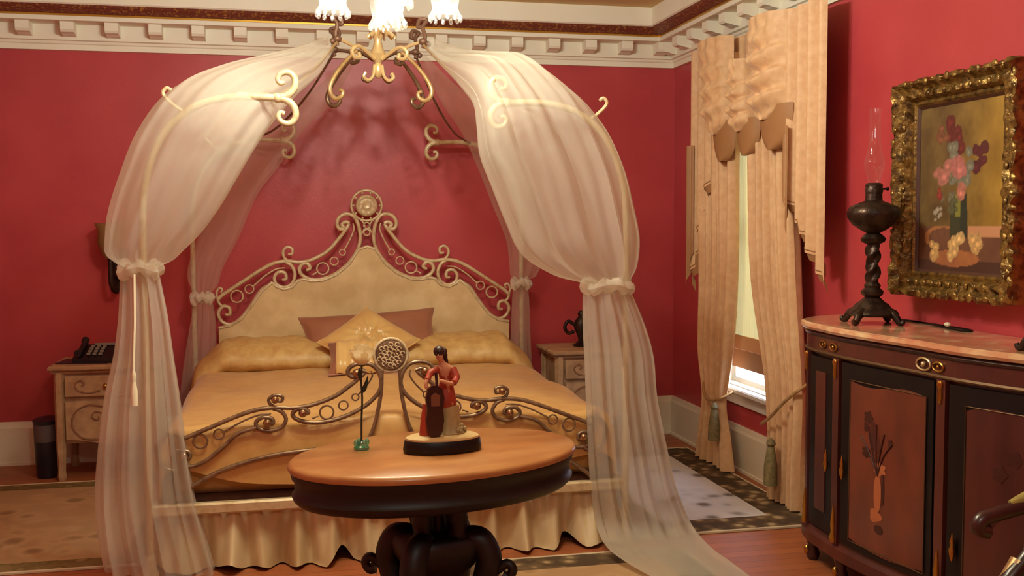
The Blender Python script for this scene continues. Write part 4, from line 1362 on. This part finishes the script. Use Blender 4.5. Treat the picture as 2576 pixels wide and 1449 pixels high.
def paint(u, v_):
    t = max(0, min(1, (u-.35)*1.5))
    r, g, b = 98+58*t, 76+42*t, 44-2*t
    nz = mn.noise(Vector((u*6, v_*7, 1)))*22+mn.noise(Vector((u*22, v_*22, 4)))*10
    r += nz; g += nz*.9; b += nz*.5
    if v_ < .27:
        r, g, b = 98+nz*.7, 62+nz*.6, 46+nz*.5
        if v_ < .07: r, g, b = 66, 40, 32
        if ((u-.45)/.3)**2+((v_-.08)/.05)**2 < 1: r, g, b = 150+nz, 92+nz, 58
        if u > .62 and .21 < v_ < .27: r, g, b = 186, 132, 96
        if abs(((u-.32)/.22)**2+((v_-.2)/.07)**2-1) < .25 and v_ > .16: r, g, b = 158, 104, 64
    hw = .085-.03*(v_-.2)
    if .2 < v_ < .46 and abs(u-.50) < hw+.02:
        r, g, b = (58, 56, 40) if u < .52 else (44, 46, 36)
        if .46 < u < .52 and v_ > .33: r, g, b = 120, 116, 50
    for (x, y, q, c) in blobs:
        d = sqrt((u-x)**2+((v_-y)*1.35)**2)/q*(1+.35*mn.noise(Vector((u*18, v_*18, 2))))
        if d < 1:
            k = .72+.34*(1-d)+.16*mn.noise(Vector((u*40, v_*40, 7)))+.05*sin(d*9)
            r, g, b = c[0]*k, c[1]*k, c[2]*k
    return tuple(max(0, min(255, q)) for q in (r, g, b))
def cf(u, v_): return Vector((XC, cy0+(cy1-cy0)*u, cz0+(cz1-cz0)*v_))
cv.grid(cf, NX_, NZ_)
me_cols = [srgb(*paint(i/(NX_-1), j/(NZ_-1))) for j in range(NZ_) for i in range(NX_)]
mpaint = bpy.data.materials.new('oil_paint'); mpaint.use_nodes = True
nt = mpaint.node_tree; at = nt.nodes.new('ShaderNodeVertexColor'); at.layer_name = 'paint'
nt.links.new(at.outputs['Color'], nt.nodes['Principled BSDF'].inputs['Base Color'])
nt.nodes['Principled BSDF'].inputs['Roughness'].default_value = .45
cvo = cv.build('canvas', mpaint, pc, False)
ca_ = cvo.data.color_attributes.new('paint', 'FLOAT_COLOR', 'POINT')
for i, c in enumerate(me_cols): ca_.data[i].color = c
MB().box((-.02, (cy0+cy1)/2, (cz0+cz1)/2), (.03, abs(cy1-cy0), cz1-cz0)).build('backing', M['liner'], pc, False)

# ------------------------------------------------------------------ nightstands and what stands on them
def nightstand(x0, x1, y0, y1, h, label):
    n = thing('nightstand', label, 'nightstand', ((x0+x1)/2, (y0+y1)/2, 0))
    xc, yc, w_, d_ = (x0+x1)/2, (y0+y1)/2, x1-x0, y1-y0
    MB().box((xc, yc, h-.015), (w_+.06, d_+.04, .03), ch=.008).build('top', M['nstand'], n, False)
    MB().box((xc, yc+.01, h-.04), (w_+.03, d_+.01, .02), ch=.006).build('top_moulding', M['nstand'], n, False)
    MB().box((xc, yc+.012, .44), (w_-.04, d_-.03, .44)).build('body', M['nstand'], n, False)
    for sx in (x0+.025, x1-.025):
        for sy in (y0+.025, y1-.025):
            l = MB(); l.lathe([(.018, 0), (.024, .02), (.02, .06), (.026, .2), (.03, h-.06), (.026, h-.04)], (sx, sy, 0), 12, mod=lambda a, r, z: 1+.08*cos(a*6))
            l.build('leg', M['nstand'], n)
    dw = MB().box((xc, y0+.008, h-.125), (w_-.12, .02, .125), ch=.006).build('drawer', M['nstand'], n, False)
    MB().sphere((xc, y0-.012, h-.125), .016, seg=10, rings=7).build('knob', M['brass'], dw)
    for s in (-1, 1):
        c = [(xc+s*.03, h-.15), (xc+s*.09, h-.165), (xc+s*.15, h-.15), (xc+s*.17, h-.115), (xc+s*.14, h-.09), (xc+s*.12, h-.11), (xc+s*.135, h-.125)]
        MB().tube(crom([Vector((a, y0-.004, b)) for a, b in c], 6), .005, 6).build('carved_scroll', M['nstand_line'], dw)
    dr_ = MB().prism([(xc-w_/2+.06, .24)]+[(xc-w_/2+.06+(w_-.12)*i/12, .21+.035*abs(cos(i/12*pi))) for i in range(13)]+[(xc+w_/2-.06, .475), (xc-w_/2+.06, .475)], lambda a, b, t: Vector((a, t, b)), y0+.018, y0-.004).build('door', M['nstand'], n, False)
    for s in (-1, 1):
        c = [(xc+s*.02, .44), (xc+s*.1, .45), (xc+s*.17, .41), (xc+s*.19, .33), (xc+s*.14, .26), (xc+s*.06, .245), (xc, .25)]
        MB().tube(crom([Vector((a, y0-.008, b)) for a, b in c], 6), .005, 6).build('carved_scroll', M['nstand_line'], dr_)
        c = [(xc+s*.02, .40), (xc+s*.06, .41), (xc+s*.08, .38), (xc+s*.05, .36), (xc+s*.04, .38)]
        MB().tube(crom([Vector((a, y0-.008, b)) for a, b in c], 6), .004, 6).build('carved_scroll', M['nstand_line'], dr_)
    return n
nightstand(-4.04, -3.47, -.53, -.10, .685, 'antique cream nightstand with carved scrolls carrying the telephone')
nightstand(-1.00, -.43, -.53, -.10, .685, 'antique cream nightstand on the window side of the bed')
ph = thing('telephone', 'black desk telephone with a row of pale buttons on the nightstand', 'telephone', (-3.83, -.36, .685), math.radians(-6), local=True)
def wedge(x0, x1, y0, y1, z0, zf, zb):
    return MB().add([(x0,y0,z0),(x1,y0,z0),(x1,y1,z0),(x0,y1,z0),(x0,y0,zf),(x1,y0,zf),(x1,y1,zb),(x0,y1,zb)], [(3,2,1,0),(4,5,6,7),(0,1,5,4),(1,2,6,5),(2,3,7,6),(3,0,4,7)])
wedge(-.115, .115, -.09, .09, 0, .03, .095).build('body', M['black'], ph, False)
MB().tube(crom([(-.085, -.085, .06), (-.085, -.05, .062), (-.085, .03, .092), (-.085, .085, .125)], 5), [.022]*3+[.016]*10+[.022]*3, 10).build('handset', M['black'], ph)
for i in range(3):
    for j in range(4):
        x, y = -.03+i*.034, -.055+j*.032
        MB().box((x, y, .036+(y+.09)*.361+.006), (.02, .016, .012)).build('button', M['grey'], ph, False)
MB().box((.03, .078, .098), (.12, .018, .012)).build('display', M['grey'], ph, False)
MB().box((-.06, .0, .003), (.30, .22, .006)).build('desk_mat', M['bin'], ph, False)
wb = thing('waste_bin', 'dark waste bin with a grey printed top between wall and nightstand', 'waste bin', (-4.12, -.36, 0), local=True)
b_ = MB(); b_.lathe([(.085, 0), (.09, .01), (.10, .22), (.10, .225)], (0, 0, 0), 4*6, .75, 1.0); b_.build('body', M['bin'], wb)
b_ = MB(); b_.lathe([(.10, .222), (.103, .30), (.103, .33)], (0, 0, 0), 24, .75, 1.0, cap=False); b_.build('printed_band', M['bin_grey'], wb)
b_ = MB(); b_.lathe([(.106, .325), (.108, .345), (.09, .352), (.03, .356)], (0, 0, 0), 24, .75, 1.0); b_.build('lid', M['bin'], wb)
# bronze sconce on the back wall behind the front drape, telephone side
sc = thing('wall_sconce', 'dark bronze wall sconce with an amber glass shade behind the sheer drape', 'wall lamp', (-3.74, -.02, 1.07))
s_ = MB(); s_.box((-3.74, -.02, 1.22), (.09, .03, .28), ch=.012); s_.sphere((-3.74, -.04, 1.22), .04, (1, .6, 1.4)); s_.build('backplate', M['bronze'], sc)
MB().tube(crom([(-3.74, -.04, 1.14), (-3.75, -.10, 1.09), (-3.77, -.15, 1.15), (-3.77, -.15, 1.30)], 6), .016, 8).build('arm', M['bronze'], sc)
g_ = MB(); g_.lathe([(.03, 1.30), (.05, 1.33), (.075, 1.40), (.07, 1.47), (.09, 1.52)], (-3.77, -.15, 0), 24, cap=False); g_.build('glass_shade', M['amber'], sc)
# bronze candle lamp on the far nightstand
tl_ = thing('bronze_ornament', 'dark curved bronze ornament on the window side nightstand', 'ornament', (-.80, -.30, .685), local=True)
o_ = MB(); o_.lathe([(.055, 0), (.06, .01), (.04, .02), (.02, .04), (.03, .08), (.05, .12), (.045, .17), (.02, .2), (.025, .22), (.012, .24)], (.03, 0, 0), 20); o_.build('body', M['bronze'], tl_)
MB().tube(crom([(-.01, 0, .14), (-.06, 0, .17), (-.085, 0, .13), (-.06, 0, .09), (-.02, 0, .10)], 6), .012, 8).build('scroll_handle', M['bronze'], tl_)

# ------------------------------------------------------------------ armchair at the right edge
ac = thing('armchair', 'dark carved wooden armchair with olive gold upholstery beside the cabinet', 'chair', (-.42, -4.72, 0), local=True)
def A(p): return Vector(p)
# chair faces -x; local x: front negative
MB().box((-.02, 0, .43), (.54, .52, .11), ch=.04).build('seat', M['chair_fabric'], ac)
MB().box((-.02, 0, .36), (.56, .55, .07), ch=.015).build('seat_rail', M['dark_wood'], ac, False)
bk = MB()
def bkf(u, v_):
    a, b = (u-.5)*2, v_
    return Vector((.215+.10*b-.035*(1-a**4)*(1-(2*b-1)**4), a*.21*(1-.1*b), .56+.42*b))
bk.grid(bkf, 16, 16)
def bkb(u, v_):
    p = bkf(u, v_); return Vector((.255+.10*v_, p.y, p.z))
b2_ = MB(); b2_.grid(bkb, 16, 16); bk.add(b2_.V, [tuple(reversed(q)) for q in b2_.F])
bk.build('backrest', M['chair_fabric'], ac)
fr_ = [(.235, -.23, .50), (.27, -.235, .75), (.32, -.22, .97), (.345, -.12, 1.02), (.35, 0, 1.05), (.345, .12, 1.02), (.32, .22, .97), (.27, .235, .75), (.235, .23, .50)]
MB().tube(crom(fr_, 6), .022, 8).build('back_frame', M['dark_wood'], ac)
for s in (-1, 1):
    arm = MB()
    q = [(.27, s*.24, .74), (.10, s*.275, .735), (-.06, s*.285, .725), (-.20, s*.285, .705), (-.31, s*.285, .685), (-.365, s*.285, .672), (-.375, s*.285, .645), (-.345, s*.285, .635)]
    arm.tube(crom(q, 6), .022, 8)
    ao = arm.build('arm', M['dark_wood'], ac)
    MB().tube(crom([(.18, s*.27, .752), (.05, s*.283, .755), (-.12, s*.288, .743), (-.275, s*.287, .712)], 5), [.012, .022, .026, .028, .028, .03, .03, .03, .03, .028, .028, .026, .024, .02, .015, .008], 8).build('arm_pad', M['chair_fabric'], ao)
    sp = MB(); sp.tube(crom([(-.215, s*.285, .70), (-.185, s*.285, .63), (-.215, s*.28, .56), (-.29, s*.275, .48), (-.28, s*.27, .40)], 6), [.024]*25, 8)
    so_ = sp.build('arm_support', M['dark_wood'], ac)
    MB().tube([(-.24, s*.287, .54), (-.285, s*.284, .485)], [.026, .022], 8).build('carved_fluting', M['gold_iron'], so_)
    for xx, zt in ((-.265, .40), (.235, .52)):
        l = MB(); l.tube(crom([(xx, s*.255, zt), (xx-.02*(1 if xx < 0 else -.5), s*.255, .30), (xx+.01, s*.25, .12), (xx-.02*(1 if xx < 0 else -2), s*.25, .0)], 6), [.032-.0009*i for i in range(19)], 8)
        l.build('leg', M['dark_wood'], ac)

# ------------------------------------------------------------------ rugs
def rug(name, x0, x1, y0, y1, bw, mf, mb_, label):
    t = thing(name, label, 'rug', ((x0+x1)/2, (y0+y1)/2, 0))
    MB().box(((x0+x1)/2, (y0+y1)/2, .005), (x1-x0-2*bw, y1-y0-2*bw, .009)).build('field', mf, t, False)
    b = MB()
    b.box(((x0+x1)/2, y0+bw/2, .005), (x1-x0, bw, .010)).box(((x0+x1)/2, y1-bw/2, .005), (x1-x0, bw, .010))
    b.box((x0+bw/2, (y0+y1)/2, .005), (bw, y1-y0-2*bw, .010)).box((x1-bw/2, (y0+y1)/2, .005), (bw, y1-y0-2*bw, .010))
    b.build('border', mb_, t, False)
    e = MB()
    for (xa, ya, xb, yb) in ((x0, y0, x1, y0), (x1, y0, x1, y1), (x1, y1, x0, y1), (x0, y1, x0, y0)):
        e.tube([(xa, ya, .006), (xb, yb, .006)], .008, 6)
    e.build('bound_edge', M['rug_edge'], t)
rug('rug', -1.08, -.10, -2.33, -.52, .20, M['rug_field'], M['rug_border'], 'pale rug with dark floral border between bed and window')
rug('rug', -4.52, -3.30, -2.22, -.60, .13, M['rug_tan'], M['rug_olive'], 'worn tan rug with olive border beside the telephone nightstand')
rug('rug', -1.95, -.92, -4.6, -2.52, .16, M['rug_tan'], M['rug_border'], 'floral bordered rug lying at the foot of the bed')

# ------------------------------------------------------------------ chandelier
CHX, CHY = -2.31, -3.2
ch = thing('chandelier', 'brass chandelier with glowing crystal glass shades hanging in front of the bed', 'chandelier', (CHX, CHY, 2.2))
hb_ = MB()
hb_.lathe([(.07, ZC), (.075, ZC-.012), (.05, ZC-.03), (.015, ZC-.045), (.009, ZC-.06), (.009, 2.62), (.03, 2.60), (.045, 2.55), (.03, 2.50), (.018, 2.47), (.024, 2.44), (.012, 2.40), (.012, 2.37)], (CHX, CHY, 0), 24)
hb_.build('stem', M['brass'], ch)
def shade(c, rim_z):
    g = MB()
    def md(a, r, z): return 1+(.07*cos(a*9) if z < rim_z+.02 else .02*cos(a*18))
    g.lathe([(.022, rim_z+.155), (.045, rim_z+.14), (.056, rim_z+.11), (.053, rim_z+.07), (.046, rim_z+.035), (.05, rim_z+.018), (.060, rim_z+.004), (.056, rim_z)], (c[0], c[1], 0), 54, mod=md, cap=False)
    so = g.build('glass_shade', M['cryst'], ch)
    h = MB(); h.lathe([(.008, rim_z+.20), (.02, rim_z+.19), (.026, rim_z+.165), (.024, rim_z+.145), (.012, rim_z+.14)], (c[0], c[1], 0), 16); h.build('shade_holder', M['brass'], ch)
    b = MB(); b.sphere((c[0], c[1], rim_z+.055), .021, (1, 1, 1.4)); b.build('bulb', EM, ch)
    for k in range(12):
        a = 2*pi*k/12
        d_ = MB(); d_.sphere((c[0]+.056*cos(a), c[1]+.056*sin(a), rim_z-.006), .0075, (1, 1, 1.6), 6, 5)
        d_.build('crystal_drop', M['cryst'], so)
    ld = bpy.data.lights.new('bulb_light', 'POINT'); ld.energy = BULB_W; ld.color = WARM; ld.shadow_soft_size = .03
    lo = bpy.data.objects.new('bulb_light', ld); COL.objects.link(lo); lo.location = Vector((c[0], c[1], rim_z+.02))-Vector((CHX, CHY, 2.2)); lo.parent = ch
EM = emit_mat('bulb_glow', (1, .9, .72), 7)
RZ = 2.25
for k in range(4):
    a = k*pi/2
    d = Vector((cos(a), sin(a), 0)); c = Vector((CHX, CHY, 0))
    MB().tube(crom([c+Vector((0, 0, 2.53)), c+d*.07+Vector((0, 0, 2.585)), c+d*.15+Vector((0, 0, 2.575)), c+d*.195+Vector((0, 0, 2.52)), c+d*.2+Vector((0, 0, RZ+.19))], 6), .008, 8).build('arm', M['brass'], ch)
    shade((CHX+d.x*.2, CHY+d.y*.2), RZ)
shade((CHX, CHY), 2.222)
for k in range(4):      # unseen upper tier, added to brighten ceiling, cornice and walls
    a = k*pi/2+pi/4
    d = Vector((cos(a), sin(a), 0)); c = Vector((CHX, CHY, 0))
    MB().tube(crom([c+Vector((0, 0, 2.57)), c+d*.10+Vector((0, 0, 2.55)), c+d*.20+Vector((0, 0, 2.57)), c+d*.24+Vector((0, 0, 2.64))], 6), .008, 8).build('added_upper_arm', M['brass'], ch)
    e = c+d*.24
    MB().lathe([(.01, 2.635), (.03, 2.645), (.034, 2.655), (.016, 2.66)], (e.x, e.y, 0), 16).build('added_upper_cup', M['brass'], ch)
    MB().lathe([(.018, 2.66), (.05, 2.69), (.06, 2.73), (.052, 2.76), (.066, 2.78)], (e.x, e.y, 0), 40, cap=False, mod=lambda a, r, z: 1+.03*cos(a*10)).build('added_upper_shade', M['cryst'], ch)
    MB().sphere((e.x, e.y, 2.715), .022, (1, 1, 1.3)).build('bulb', EM, ch)
    ld = bpy.data.lights.new('added_upper_light', 'POINT'); ld.energy = ADDED_UPPER_W; ld.color = WARM; ld.shadow_soft_size = .04
    lo = bpy.data.objects.new('added_upper_light', ld); COL.objects.link(lo); lo.location = e+Vector((0, 0, 2.76))-Vector((CHX, CHY, 2.2)); lo.parent = ch
# added unseen ceiling lamp for ambient light in the near half of the room
cl_ = thing('added_ceiling_lamp', 'added unseen glass bowl lamp lighting the near half of the room', 'ceiling lamp', (-2.3, -6.6, 2.75))
MB().lathe([(.02, 2.76), (.10, 2.775), (.17, 2.82), (.19, 2.87)], (-2.3, -6.6, 0), 32, cap=False).build('glass_bowl', M['amber'], cl_)
MB().lathe([(.2, 2.87), (.205, 2.885), (.08, 2.93), (.06, ZC)], (-2.3, -6.6, 0), 32, cap=False).build('fitting', M['brass'], cl_)
ld = bpy.data.lights.new('added_bowl_light', 'POINT'); ld.energy = ADDED_LAMP_W; ld.color = WARM; ld.shadow_soft_size = .12
lo = bpy.data.objects.new('added_bowl_light', ld); COL.objects.link(lo); lo.location = (0, 0, -.12); lo.parent = cl_
